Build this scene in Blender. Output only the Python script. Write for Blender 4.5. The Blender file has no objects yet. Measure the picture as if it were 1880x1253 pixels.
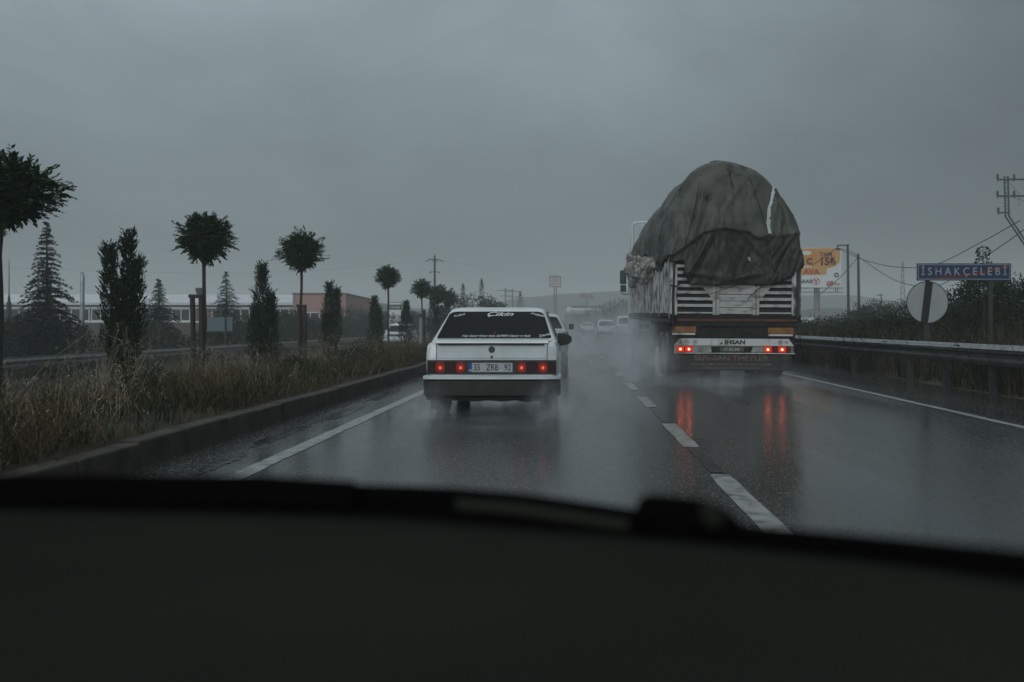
import bpy, bmesh, math, random
from mathutils import Vector, Matrix, noise
from mathutils.bvhtree import BVHTree
R = math.radians
random.seed(11)
scn = bpy.context.scene
col = scn.collection
F = 1830.0            # focal length in photo pixels
H = 1.15              # eye height
# ------------------------------------------------------------ camera
cd = bpy.data.cameras.new('camera'); cam = bpy.data.objects.new('camera', cd); col.objects.link(cam)
cam.location = (0, 0, H); cam.rotation_euler = (R(90), 0, 0)
cd.sensor_width = 36; cd.lens = 36 * F / 1880
cd.shift_x = -106 / 1880; cd.shift_y = -29.5 / 1880
cd.clip_start = 0.05; cd.clip_end = 4000
cd.dof.use_dof = True; cd.dof.focus_distance = 16.5; cd.dof.aperture_fstop = 2.6
scn.camera = cam
# ------------------------------------------------------------ world: overcast rain sky
EXPO = -1.5
SUN_EL, SUN_ROT = R(28), R(195)
w = bpy.data.worlds.new('World'); scn.world = w; w.use_nodes = True
nt = w.node_tree; nt.nodes.clear()
def N(t, kind, **kw):
    n = t.nodes.new(kind)
    for k, v in kw.items(): setattr(n, k, v)
    return n
out = N(nt, 'ShaderNodeOutputWorld'); bg = N(nt, 'ShaderNodeBackground')
tc = N(nt, 'ShaderNodeTexCoord'); sep = N(nt, 'ShaderNodeSeparateXYZ')
nt.links.new(tc.outputs['Generated'], sep.inputs[0])
ramp = N(nt, 'ShaderNodeValToRGB'); cr = ramp.color_ramp
cr.elements[0].position = 0.0; cr.elements[0].color = (.325, .405, .44, 1)
cr.elements[1].position = 1.0; cr.elements[1].color = (1.25, 1.4, 1.47, 1)
for p, c in ((.08, (.36, .45, .49)), (.17, (.50, .625, .68)), (.30, (.80, .99, 1.07)), (.5, (1.02, 1.2, 1.28))):
    e = cr.elements.new(p); e.color = c + (1,)
nt.links.new(sep.outputs['Z'], ramp.inputs[0])
mp = N(nt, 'ShaderNodeMapping'); mp.inputs['Scale'].default_value = (1, 1, 2.0); mp.inputs['Location'].default_value = (.35, .1, .2)
nt.links.new(tc.outputs['Generated'], mp.inputs[0])
nz = N(nt, 'ShaderNodeTexNoise'); nz.inputs['Scale'].default_value = 3.4; nz.inputs['Detail'].default_value = 7; nz.inputs['Roughness'].default_value = .55
nz.inputs['Distortion'].default_value = .4
nt.links.new(mp.outputs[0], nz.inputs['Vector'])
mr = N(nt, 'ShaderNodeMapRange'); mr.inputs[1].default_value = .3; mr.inputs[2].default_value = .7; mr.inputs[3].default_value = .80; mr.inputs[4].default_value = 1.14
nt.links.new(nz.outputs['Fac'], mr.inputs[0])
# the heavier cloud bank stands to the right (east)
mrx = N(nt, 'ShaderNodeMapRange'); mrx.inputs[1].default_value = .05; mrx.inputs[2].default_value = .45; mrx.inputs[3].default_value = 1.0; mrx.inputs[4].default_value = .46
nt.links.new(sep.outputs['X'], mrx.inputs[0])
mm0 = N(nt, 'ShaderNodeMath', operation='MULTIPLY'); nt.links.new(mr.outputs[0], mm0.inputs[0]); nt.links.new(mrx.outputs[0], mm0.inputs[1])
# the sky is clearing behind us: brighter there
mry = N(nt, 'ShaderNodeMapRange'); mry.inputs[1].default_value = .35; mry.inputs[2].default_value = -.8; mry.inputs[3].default_value = 1.0; mry.inputs[4].default_value = 2.3
nt.links.new(sep.outputs['Y'], mry.inputs[0])
mm = N(nt, 'ShaderNodeMath', operation='MULTIPLY'); nt.links.new(mm0.outputs[0], mm.inputs[0]); nt.links.new(mry.outputs[0], mm.inputs[1])
mul = N(nt, 'ShaderNodeVectorMath', operation='SCALE'); nt.links.new(ramp.outputs[0], mul.inputs[0]); nt.links.new(mm.outputs[0], mul.inputs['Scale'])
sky = N(nt, 'ShaderNodeTexSky', sky_type='NISHITA'); sky.sun_disc = False; sky.sun_elevation = SUN_EL; sky.sun_rotation = SUN_ROT
skm = N(nt, 'ShaderNodeVectorMath', operation='SCALE'); skm.inputs['Scale'].default_value = .006; nt.links.new(sky.outputs[0], skm.inputs[0])
add = N(nt, 'ShaderNodeVectorMath', operation='ADD'); nt.links.new(mul.outputs[0], add.inputs[0]); nt.links.new(skm.outputs[0], add.inputs[1])
nt.links.new(add.outputs[0], bg.inputs[0]); bg.inputs[1].default_value = 1.0
nt.links.new(bg.outputs[0], out.inputs[0])
ld = bpy.data.lights.new('sun', 'SUN'); ld.energy = 1.3; ld.angle = R(30); ld.color = (1, .97, .93)
sun = bpy.data.objects.new('sun', ld); col.objects.link(sun)
sun.rotation_euler = (R(90) - SUN_EL, 0, -SUN_ROT + math.pi)
scn.view_settings.view_transform = 'Standard'; scn.view_settings.look = 'None'
scn.view_settings.exposure = EXPO; scn.view_settings.gamma = 1
scn.cycles.volume_step_rate = 1.6; scn.cycles.volume_max_steps = 128
scn.cycles.max_bounces = 8; scn.cycles.volume_bounces = 1
scn.cycles.transparent_max_bounces = 12

# ------------------------------------------------------------ helpers
def tag(o, label=None, cat=None, group=None, kind=None):
    if label: o['label'] = label
    if cat: o['category'] = cat
    if group: o['group'] = group
    if kind: o['kind'] = kind
    return o
def empty(name, loc, rz=0, label=None, cat=None, group=None):
    o = bpy.data.objects.new(name, None); col.objects.link(o)
    o.location = loc; o.rotation_euler = (0, 0, rz); o.empty_display_size = .2
    return tag(o, label, cat, group)
def copy_tree(o, parent=None):
    c = o.copy(); col.objects.link(c); c.parent = parent
    for ch in o.children: copy_tree(ch, c)
    return c

def mat(name, c=None, rough=.6, metal=0, c2=None, scale=6, detail=5, bump=0, bscale=40, spec=.5, emit=None, estr=0, coat=0, thresh=(.35, .65), stretch=(1, 1, 1), island=0, coords='Object'):
    m = bpy.data.materials.new(name); m.use_nodes = True
    t = m.node_tree; b = t.nodes['Principled BSDF']
    b.inputs['Base Color'].default_value = (*c, 1); b.inputs['Roughness'].default_value = rough
    b.inputs['Metallic'].default_value = metal; b.inputs['Specular IOR Level'].default_value = spec
    b.inputs['Coat Weight'].default_value = coat; b.inputs['Coat Roughness'].default_value = .08
    if emit: b.inputs['Emission Color'].default_value = (*emit, 1); b.inputs['Emission Strength'].default_value = estr
    tcn = N(t, 'ShaderNodeTexCoord'); mpn = N(t, 'ShaderNodeMapping'); mpn.inputs['Scale'].default_value = stretch
    t.links.new(tcn.outputs[coords], mpn.inputs[0])
    if c2:
        n = N(t, 'ShaderNodeTexNoise'); n.inputs['Scale'].default_value = scale; n.inputs['Detail'].default_value = detail
        t.links.new(mpn.outputs[0], n.inputs['Vector'])
        r = N(t, 'ShaderNodeValToRGB'); r.color_ramp.elements[0].position = thresh[0]; r.color_ramp.elements[1].position = thresh[1]
        r.color_ramp.elements[0].color = (*c, 1); r.color_ramp.elements[1].color = (*c2, 1)
        t.links.new(n.outputs['Fac'], r.inputs[0]); last = r.outputs[0]
        if island:
            g = N(t, 'ShaderNodeNewGeometry'); mrn = N(t, 'ShaderNodeMapRange'); mrn.inputs[3].default_value = 1 - island; mrn.inputs[4].default_value = 1 + island
            t.links.new(g.outputs['Random Per Island'], mrn.inputs[0])
            s = N(t, 'ShaderNodeVectorMath', operation='SCALE'); t.links.new(last, s.inputs[0]); t.links.new(mrn.outputs[0], s.inputs['Scale']); last = s.outputs[0]
        t.links.new(last, b.inputs['Base Color'])
    if bump:
        n = N(t, 'ShaderNodeTexNoise'); n.inputs['Scale'].default_value = bscale; n.inputs['Detail'].default_value = 4
        t.links.new(mpn.outputs[0], n.inputs['Vector'])
        bp = N(t, 'ShaderNodeBump'); bp.inputs['Strength'].default_value = bump; bp.inputs['Distance'].default_value = .02
        t.links.new(n.outputs['Fac'], bp.inputs['Height']); t.links.new(bp.outputs[0], b.inputs['Normal'])
    return m

class MB:
    """collects shapes and links them as ONE mesh object"""
    def __init__(s): s.v = []; s.f = []; s.mi = []; s.sm = []
    def add(s, vs, fs, mi=0, sm=False):
        b = len(s.v); s.v += [tuple(v) for v in vs]
        for f in fs: s.f.append([b + i for i in f]); s.mi.append(mi); s.sm.append(sm)
        return s
    def box(s, x0, x1, y0, y1, z0, z1, mi=0, bev=0, M=None):
        if bev:
            bm = bmesh.new(); bmesh.ops.create_cube(bm, size=1)
            for v in bm.verts: v.co = Vector(((x0 + x1) / 2 + v.co.x * (x1 - x0), (y0 + y1) / 2 + v.co.y * (y1 - y0), (z0 + z1) / 2 + v.co.z * (z1 - z0)))
            bmesh.ops.bevel(bm, geom=bm.edges[:] + bm.verts[:], offset=bev, segments=2, profile=.5, affect='EDGES')
            if M: bm.transform(M)
            s.bm(bm, mi); return s
        vs = [Vector((x, y, z)) for z in (z0, z1) for y in (y0, y1) for x in (x0, x1)]
        if M: vs = [M @ v for v in vs]
        return s.add(vs, [(0, 2, 3, 1), (4, 5, 7, 6), (0, 1, 5, 4), (2, 6, 7, 3), (0, 4, 6, 2), (1, 3, 7, 5)], mi)
    def bm(s, bm, mi=0, sm=False):
        bm.verts.index_update()
        s.add([v.co.copy() for v in bm.verts], [[v.index for v in f.verts] for f in bm.faces], mi, sm); bm.free(); return s
    def tube(s, pts, r, n=8, mi=0, cap=True):
        pts = [Vector(p) for p in pts]; rs = r if isinstance(r, (list, tuple)) else [r] * len(pts)
        rings = []; up = Vector((0.13, 0.21, .97)).normalized()
        for i, p in enumerate(pts):
            d = (pts[min(i + 1, len(pts) - 1)] - pts[max(i - 1, 0)]).normalized()
            a = d.cross(up)
            if a.length < .05: a = d.cross(Vector((1, 0, 0)))
            a.normalize(); b = d.cross(a).normalized()
            rings.append([p + (a * math.cos(t) + b * math.sin(t)) * rs[i] for t in [2 * math.pi * k / n for k in range(n)]])
        vs = [v for rg in rings for v in rg]; fs = []
        for i in range(len(pts) - 1):
            for k in range(n):
                fs.append((i * n + k, i * n + (k + 1) % n, (i + 1) * n + (k + 1) % n, (i + 1) * n + k))
        s.add(vs, fs, mi, True)
        if cap: s.add(rings[0][::-1], [range(n)], mi); s.add(rings[-1], [range(n)], mi)
        return s
    def prism(s, poly, y0, y1, mi=0):
        """poly in (x,z), extruded along y"""
        n = len(poly)
        vs = [(x, y0, z) for x, z in poly] + [(x, y1, z) for x, z in poly]
        fs = [list(range(n)), list(range(2 * n - 1, n - 1, -1))] + [(i, i + n, (i + 1) % n + n, (i + 1) % n) for i in range(n)]
        return s.add(vs, fs, mi)
    def prismx(s, poly, x0, x1, mi=0):
        n = len(poly)
        vs = [(x0, y, z) for y, z in poly] + [(x1, y, z) for y, z in poly]
        fs = [list(range(n))[::-1], list(range(n, 2 * n))] + [(i, (i + 1) % n, (i + 1) % n + n, i + n) for i in range(n)]
        return s.add(vs, fs, mi)
    def disc(s, c, r, y0, y1, n=40, mi=0):
        return s.prism([(c[0] + r * math.cos(2 * math.pi * k / n), c[1] + r * math.sin(2 * math.pi * k / n)) for k in range(n)], y0, y1, mi)
    def ring(s, c, r0, r1, y, th=.002, n=40, mi=0):
        for k in range(n):
            a, b = 2 * math.pi * k / n, 2 * math.pi * (k + 1) / n
            P = [(c[0] + r * math.cos(t), c[1] + r * math.sin(t)) for r, t in ((r0, a), (r1, a), (r1, b), (r0, b))]
            s.add([(p[0], y, p[1]) for p in P], [(0, 1, 2, 3)], mi)
        return s
    def build(s, name, mats, parent=None, fix=True):
        me = bpy.data.meshes.new(name); me.from_pydata(s.v, [], s.f)
        mats = mats if isinstance(mats, (list, tuple)) else [mats]
        for m in mats: me.materials.append(m)
        me.polygons.foreach_set('material_index', s.mi); me.polygons.foreach_set('use_smooth', s.sm)
        if fix and len(s.f) < 60000:
            bm = bmesh.new(); bm.from_mesh(me); bmesh.ops.recalc_face_normals(bm, faces=bm.faces); bm.to_mesh(me); bm.free()
        me.update()
        o = bpy.data.objects.new(name, me); col.objects.link(o); o.parent = parent
        return o
DG = None
def text(name, s, size, loc, m, parent=None, rot=(R(90), 0, 0), sx=1, shear=0, fat=0, spacing=1, align='CENTER', ext=.0006):
    cu = bpy.data.curves.new('t', 'FONT'); cu.body = s; cu.size = size; cu.align_x = align; cu.align_y = 'CENTER'
    cu.shear = shear; cu.offset = fat; cu.space_character = spacing; cu.extrude = ext; cu.resolution_u = 3
    to = bpy.data.objects.new('t', cu); col.objects.link(to)
    dg = bpy.context.evaluated_depsgraph_get()
    me = bpy.data.meshes.new_from_object(to.evaluated_get(dg))
    bpy.data.objects.remove(to); bpy.data.curves.remove(cu)
    me.materials.clear(); me.materials.append(m)
    for v in me.vertices: v.co.x *= sx
    o = bpy.data.objects.new(name, me); col.objects.link(o); o.parent = parent
    o.location = loc; o.rotation_euler = rot; me.name = name
    return o
def strokes(name, paths, r, m, parent=None):
    b = MB()
    for p in paths: b.tube(p, r, 5)
    return b.build(name, m, parent)

# ------------------------------------------------------------ materials
M_white = mat('car_white_paint', (.63, .68, .70), .28, c2=(.44, .47, .47), scale=2.2, detail=8, thresh=(.42, .78), stretch=(1, 1, .5), coat=.6, bump=.02, bscale=90)
M_white2 = mat('pale_car_paint', (.5, .53, .55), .35, c2=(.44, .47, .49), scale=3, coat=.4)
M_grime = mat('grimy_white_paint', (.56, .56, .53), .45, c2=(.16, .15, .13), scale=5, detail=8, thresh=(.5, .78), stretch=(1, 1, .35), bump=.1)
M_wood_w = mat('worn_white_planks', (.50, .50, .47), .6, c2=(.05, .045, .038), scale=5, detail=9, thresh=(.46, .60), stretch=(1.4, 1.4, .6), bump=.4, bscale=14)
M_slat = mat('white_slats', (.42, .42, .395), .5, c2=(.12, .115, .1), scale=9, detail=9, thresh=(.48, .72), stretch=(.5, 1, 1.2), bump=.3, bscale=22)
M_black = mat('black_rubber', (.012, .012, .012), .5, bump=.1)
M_blackp = mat('black_plastic', (.016, .017, .017), .45, c2=(.03, .03, .028), scale=7)
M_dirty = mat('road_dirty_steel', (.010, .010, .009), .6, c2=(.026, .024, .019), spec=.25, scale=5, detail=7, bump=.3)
M_glass = mat('dark_window_glass', (.004, .005, .004), .12, c2=(.006, .007, .006), scale=2, spec=.12)
M_gap = mat('shut_gap', (.01, .01, .01), .8)
M_letter_w = mat('white_sticker', (.72, .74, .74), .5)
M_letter_k = mat('black_lettering', (.015, .015, .015), .5)
M_plate = mat('plate_face', (.42, .44, .46), .4, c2=(.36, .37, .38), scale=8)
M_plate_d = mat('dirty_plate_face', (.11, .11, .10), .6, c2=(.05, .05, .045), scale=20)
M_blue = mat('plate_blue', (.01, .05, .25), .4)
M_red_l = mat('red_lens', (.14, .008, .005), .15, spec=.5)
M_red_on = mat('red_lens_lit', (.3, .02, .01), .3, emit=(1, .05, .01), estr=.28)
M_bulb = mat('bulb_glow', (.8, .3, .2), .3, emit=(1, .12, .05), estr=1.8)
M_tr_on = mat('truck_lens_lit', (.3, .02, .01), .3, emit=(1, .05, .01), estr=1.1)
M_tr_bulb = mat('truck_bulb_glow', (.8, .3, .2), .3, emit=(1, .17, .07), estr=52)
M_orange = mat('faded_orange_reflector', (.30, .115, .03), .5, c2=(.16, .07, .025), scale=7)
M_redbeam = mat('rusty_red_steel', (.13, .030, .012), .6, c2=(.04, .018, .012), scale=5, detail=8, bump=.3)
M_steel = mat('galvanised_steel', (.32, .34, .35), .35, metal=.6, c2=(.2, .21, .21), scale=6, bump=.1)
M_steel_d = mat('weathered_rail_steel', (.10, .105, .10), .5, metal=.3, c2=(.05, .05, .046), scale=5, bump=.15)
M_post_d = mat('dark_post_steel', (.035, .037, .033), .6, c2=(.02, .02, .018), scale=5)
M_bark = mat('bark', (.03, .025, .02), .8, c2=(.055, .046, .036), scale=14, bump=.8, bscale=30, stretch=(1, 1, .3))
M_stake = mat('wet_wooden_stake', (.022, .017, .014), .75, c2=(.045, .034, .026), scale=9, bump=.5, stretch=(1, 1, .2))
M_leaf = mat('robinia_leaf', spec=.12, c= (.022, .056, .016), rough=.6, c2=(.045, .098, .030), scale=2.2, island=.35)
M_leaf_d = mat('hedge_leaf', spec=.12, c= (.012, .022, .009), rough=.6, c2=(.024, .038, .016), scale=1.5, island=.35)
M_juni = mat('juniper_foliage', spec=.12, c= (.016, .032, .016), rough=.65, c2=(.034, .056, .028), scale=3, island=.4)
M_cedar = mat('cedar_needles', spec=.12, c= (.006, .014, .008), rough=.65, c2=(.014, .026, .015), scale=2, island=.35)
M_dry = mat('dry_grass', spec=.12, c= (.036, .029, .012), rough=.8, c2=(.115, .088, .048), scale=1.7, island=.45, thresh=(.35, .7))
M_green = mat('weed_green', spec=.12, c= (.016, .024, .008), rough=.7, c2=(.036, .036, .016), scale=1.3, island=.4)
M_stalk = mat('pale_dry_stalk', spec=.12, c= (.17, .14, .095), rough=.8, c2=(.30, .26, .19), scale=4, island=.4)
M_dry2 = mat('verge_dry_grass', spec=.12, c=(.034, .028, .014), rough=.8, c2=(.11, .088, .055), scale=1.3, island=.45, thresh=(.35, .7))
M_soil = mat('wet_soil', spec=.12, c= (.022, .018, .011), rough=.8, c2=(.04, .033, .02), scale=2.5, detail=8, bump=.8, bscale=9)
M_kerb = mat('kerb_concrete', (.022, .019, .013), .65, c2=(.055, .047, .034), spec=.25, scale=4, detail=9, bump=.4, bscale=22)
M_conc = mat('concrete', (.2, .2, .19), .8, c2=(.3, .3, .28), scale=4, bump=.2)
M_paint = mat('road_paint', (.30, .31, .30), .3, c2=(.07, .07, .068), scale=8, detail=10, thresh=(.45, .68), bump=.2, bscale=50)
M_hill = mat('hillside', (.05, .06, .05), .9, c2=(.075, .08, .062), scale=.02)
M_brick = mat('red_brick_wall', (.12, .065, .052), .8, c2=(.17, .095, .078), scale=1.2, bump=.3)
M_brick_d = mat('dark_brick_base', (.045, .030, .026), .8, c2=(.065, .042, .035), scale=1)
M_pink = mat('pink_render_wall', (.42, .235, .215), .8, c2=(.36, .20, .185), scale=.7)
M_roofw = mat('pale_metal_roof', (.60, .63, .65), .5, c2=(.52, .55, .57), scale=.6)
M_frame = mat('white_frame', (.74, .76, .76), .5)
M_pane = mat('window_pane', (.008, .010, .010), .2, spec=.2, c2=(.05, .055, .055), scale=.6)
M_signb = mat('sign_blue', (.008, .022, .075), .4, c2=(.014, .034, .10), scale=3)
M_signw = mat('sign_white', (.34, .36, .36), .4, c2=(.28, .30, .30), scale=2)
M_signr = mat('sign_red', (.16, .02, .012), .5)
M_signk = mat('sign_black', (.01, .01, .01), .5)
M_teal = mat('sign_back_panel', (.10, .15, .17), .45, c2=(.08, .12, .14), scale=1)
M_bborange = mat('billboard_orange', (.58, .22, .035), .5, c2=(.58, .34, .11), scale=.35, thresh=(.4, .6))
M_bbwhite = mat('billboard_white', (.66, .68, .68), .5)
M_bbred = mat('billboard_red', (.42, .045, .02), .5)
M_bbbrown = mat('billboard_brown', (.10, .022, .008), .5)
M_bbgrey = mat('billboard_grey', (.06, .08, .12), .5)
M_tarp = mat('grey_canvas_tarp', (.040, .041, .032), .5, c2=(.092, .093, .079), spec=.3, scale=1.6, detail=9, thresh=(.36, .66), bump=.35, bscale=9)
M_tarp2 = mat('dark_canvas_flap', (.017, .018, .014), .5, c2=(.036, .038, .030), spec=.3, scale=1.8, detail=8, bump=.3, bscale=9)
M_patch = mat('tar_patch', (.006, .006, .005), .5)
M_rope = mat('rope', (.018, .017, .015), .8)
M_strip = mat('torn_white_strip', (.42, .45, .46), .5)
M_wool = mat('raw_wool', (.40, .375, .35), .9, c2=(.13, .12, .105), scale=8, detail=9, thresh=(.38, .62), bump=.9, bscale=16)
M_dash = mat('dashboard_vinyl', (.0165, .018, .0145), .8, c2=(.022, .0235, .019), spec=0, scale=3, bump=.15, bscale=500)
M_cowl = mat('cowl_black_plastic', (.003, .003, .0025), .9, spec=0)
M_cowl2 = mat('cowl_grey_trim', (.022, .023, .019), .7, spec=0)

def lamp_mat(name, c, e0, rad):
    m = mat(name, c, .25); t = m.node_tree; b = t.nodes['Principled BSDF']; b.inputs['Emission Color'].default_value = (1, .055, .015, 1)
    tcn = N(t, 'ShaderNodeTexCoord'); ln = N(t, 'ShaderNodeVectorMath', operation='LENGTH'); t.links.new(tcn.outputs['Object'], ln.inputs[0])
    r = N(t, 'ShaderNodeMapRange', interpolation_type='SMOOTHERSTEP'); r.inputs[1].default_value = 0; r.inputs[2].default_value = rad; r.inputs[3].default_value = e0; r.inputs[4].default_value = .03
    t.links.new(ln.outputs['Value'], r.inputs[0]); t.links.new(r.outputs[0], b.inputs['Emission Strength']); return m
M_carlens = lamp_mat('car_lens_over_bulb', (.08, .006, .004), .62, .085)
# ------------------------------------------------------------ asphalt (wet)
def asphalt(name):
    m = bpy.data.materials.new(name); m.use_nodes = True; t = m.node_tree; b = t.nodes['Principled BSDF']
    tcn = N(t, 'ShaderNodeTexCoord')
    def nz(scale, st=(1, 1, 1), det=5, ro=.5):
        mpn = N(t, 'ShaderNodeMapping'); mpn.inputs['Scale'].default_value = st; t.links.new(tcn.outputs['Object'], mpn.inputs[0])
        n = N(t, 'ShaderNodeTexNoise'); n.inputs['Scale'].default_value = scale; n.inputs['Detail'].default_value = det; n.inputs['Roughness'].default_value = ro
        t.links.new(mpn.outputs[0], n.inputs['Vector']); return n.outputs['Fac']
    def rng(v, a, b_, c, d):
        r = N(t, 'ShaderNodeMapRange'); r.inputs[1].default_value = a; r.inputs[2].default_value = b_; r.inputs[3].default_value = c; r.inputs[4].default_value = d
        t.links.new(v, r.inputs[0]); return r.outputs[0]
    def mth(op, a, b_):
        n = N(t, 'ShaderNodeMath', operation=op)
        for i, x in enumerate((a, b_)):
            if isinstance(x, (int, float)): n.inputs[i].default_value = x
            else: t.links.new(x, n.inputs[i])
        return n.outputs[0]
    big = nz(.9, (1.2, .10, 1), 5); grit = nz(95, det=2, ro=.7); med = nz(7, (1, .5, 1), 6)
    r = N(t, 'ShaderNodeValToRGB'); r.color_ramp.elements[0].position = .3; r.color_ramp.elements[1].position = .75
    r.color_ramp.elements[0].color = (.008, .009, .008, 1); r.color_ramp.elements[1].color = (.040, .040, .036, 1)
    t.links.new(mth('ADD', mth('MULTIPLY', grit, .55), mth('MULTIPLY', big, .45)), r.inputs[0]); t.links.new(r.outputs[0], b.inputs['Base Color'])
    ro = mth('ADD', rng(big, .40, .60, .02, .13), rng(med, .35, .65, -.01, .06))
    # rain striking the surface: small rough, paler splash spots and coarse stones
    spl = rng(nz(34, (1, .55, 1), 3, .7), .55, .66, 0, 1); spl2 = rng(nz(70, (1, .5, 1), 2, .6), .57, .68, 0, 1)
    sp = mth('MAXIMUM', spl, mth('MULTIPLY', spl2, .8))
    t.links.new(mth('ADD', ro, mth('MULTIPLY', sp, .34)), b.inputs['Roughness'])
    mx = N(t, 'ShaderNodeMix', data_type='RGBA'); mx.inputs['B'].default_value = (.15, .155, .15, 1); t.links.new(r.outputs[0], mx.inputs['A']); t.links.new(mth('MULTIPLY', sp, .75), mx.inputs['Factor'])
    t.links.new(mx.outputs['Result'], b.inputs['Base Color'])
    b.inputs['IOR'].default_value = 1.36; b.inputs['Specular IOR Level'].default_value = .5
    bp = N(t, 'ShaderNodeBump'); bp.inputs['Strength'].default_value = .16; bp.inputs['Distance'].default_value = .007
    hgt = mth('ADD', mth('MULTIPLY', grit, rng(big, .35, .62, .25, 1.0)), mth('MULTIPLY', med, .6))
    t.links.new(hgt, bp.inputs['Height']); t.links.new(bp.outputs[0], b.inputs['Normal'])
    return m
M_road = asphalt('wet_asphalt')

def sheet(name, x0, x1, y0, y1, z, m, nx=1, ny=1, fn=None, kind='structure'):
    vs = []; fs = []
    for j in range(ny + 1):
        for i in range(nx + 1):
            x = x0 + (x1 - x0) * i / nx; y = y0 + (y1 - y0) * j / ny
            vs.append((x, y, z if fn is None else fn(x, y)))
    for j in range(ny):
        for i in range(nx): a = j * (nx + 1) + i; fs.append((a, a + 1, a + nx + 2, a + nx + 1))
    b = MB(); b.add(vs, fs, 0, fn is not None); o = b.build(name, m, fix=False); tag(o, kind=kind); return o

# ------------------------------------------------------------ ground, roads
def ground_z(x, y):
    if x < -16.2: return -.62 - .9 * min(1, max(0, (-x - 17) / 30)) + .05 * noise.noise(Vector((x * .3, y * .3, 0)))
    if x > 7.0: return .02 - .15 * min(1, (x - 7) / 4) + .06 * noise.noise(Vector((x * .4, y * .4, 3)))
    return -.75
GX = [-900, -300, -120, -80, -60, -47, -40, -34, -28, -24, -21, -18.5, -16.21, -16.2, 7.0, 7.01, 8, 9, 10, 12, 15, 20, 30, 50, 100, 300, 900]
GY = [-30, 0, 5, 10, 15, 20, 25, 30, 35, 40, 50, 60, 80, 100, 150, 200, 300, 500, 900]
g = MB(); vs = [(x, y, ground_z(x, y)) for y in GY for x in GX]; n = len(GX)
g.add(vs, [(j * n + i, j * n + i + 1, (j + 1) * n + i + 1, (j + 1) * n + i) for j in range(len(GY) - 1) for i in range(n - 1)], 0, True)
tag(g.build('ground', mat('far_field_ground', (.055, .055, .035), .9, c2=(.09, .08, .05), scale=.15, detail=8), fix=False), kind='structure')
sheet('road', -3.46, 6.99, -30, 900, 0, M_road)
# the left side road with its slab edge, lower than ours
rb = MB(); rb.box(-16.1, -10.4, -30, 900, -.70, -.5)
tag(rb.build('opposite_road', M_road), kind='structure')
def med_z(x, y):
    t = (-3.68 - x) / 6.8
    base = .205 - .72 * max(0, t - .12) ** 1.2
    edge = min(1, (-3.62 - x) / .3)
    return base + edge * (.045 * noise.noise(Vector((x * .9, y * .9, 0))) + .02 * noise.noise(Vector((x * 3, y * 3, 1))))
ms = MB(); MX = [-3.62 - .25 * i for i in range(28)] ; MY = [3 + .5 * j for j in range(150)] + [78 + 6 * j for j in range(100)]
MX[-1] = -10.42
n = len(MX)
ms.add([(x, y, med_z(x, y)) for y in MY for x in MX], [(j * n + i, (j + 1) * n + i, (j + 1) * n + i + 1, j * n + i + 1) for j in range(len(MY) - 1) for i in range(n - 1)], 0, True)
tag(ms.build('median_ground', M_soil, fix=False), kind='structure')
kb = MB(); y = 1.0; k = 0
while y < 260:
    L = 1.0 if y < 80 else 8
    dz = random.uniform(-.012, .010); dx = random.uniform(-.012, .008)
    M = Matrix.Translation((dx, 0, dz))
    kb.box(-3.63, -3.445, y + .012, y + L - .012, -.1, .215, bev=.018 if y < 60 else 0, M=M); y += L
tag(kb.build('kerb', M_kerb), kind='structure')
# painted lines, worn edges
def line(name, x0, x1, y0, y1, z=.004):
    b = MB(); n_ = max(2, int((y1 - y0) / .4)); L_ = []; R_ = []
    for i in range(n_ + 1):
        yy = y0 + (y1 - y0) * i / n_
        L_.append((x0 + random.uniform(-.008, .008), yy, z)); R_.append((x1 + random.uniform(-.008, .008), yy, z))
    b.add(L_ + R_, [(i, i + n_ + 1, i + n_ + 2, i + 1) for i in range(n_)])
    return b
M_pnt = M_paint
tag(line('x', -2.60, -2.44, 3, 200).build('edge_line', M_pnt, fix=False), kind='structure')
tag(line('x', 5.03, 5.15, 3, 200).build('edge_line', M_pnt, fix=False), kind='structure')
tag(line('x', -10.9, -10.78, 3, 200, -.496).build('edge_line', M_pnt, fix=False), kind='structure')
lb = MB()
# dashes: lane line
for (a, b_) in ((5.45, 7.65), (9.35, 11.6), (13.9, 15.9), (17.6, 19.6)) + tuple((22 + 6 * k, 24.2 + 6 * k) for k in range(20)):
    q = line('x', 1.07, 1.225, a, b_); lb.add(q.v, q.f)
tag(lb.build('lane_line', M_pnt, fix=False), kind='structure')
# faint worn line between the dashes and tyre-polished old line in the right lane
M_faint = mat('worn_away_paint', (.012, .013, .012), .10, c2=(.17, .175, .17), scale=24, detail=9, thresh=(.55, .66), bump=.1, bscale=70)
fb = MB()
for (a, b_) in ((7.75, 9.25), (11.7, 13.8)):
    q = line('x', 1.10, 1.20, a, b_); fb.add(q.v, q.f)
tag(fb.build('worn_road_marking', M_faint, fix=False), kind='structure')
# puddles in the channel beside the kerb
M_pud = mat('puddle_water', (.016, .017, .015), .09, spec=.35, bump=.3, bscale=9); 
pb = MB()
for (cx, cy, rx, ry) in ((-2.95, 13.0, .10, 1.3), (-3.0, 10.4, .09, .9), (-3.02, 16.6, .10, 1.5), (-2.9, 8.3, .07, .6)):
    nn = 40; ring = []
    for k in range(nn):
        a = 2 * math.pi * k / nn; q = 1 + .75 * noise.noise(Vector((cx * 3 + math.cos(a) * 3.1, cy + math.sin(a) * 3.7, 0))) + .3 * noise.noise(Vector((cx + math.cos(a) * 9, cy + math.sin(a) * 11, 0)))
        ring.append((cx + rx * q * math.cos(a), cy + ry * q * math.sin(a), .004))
    pb.add(ring, [range(nn)])
tag(pb.build('puddle', M_pud, fix=False), kind='structure')
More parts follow.
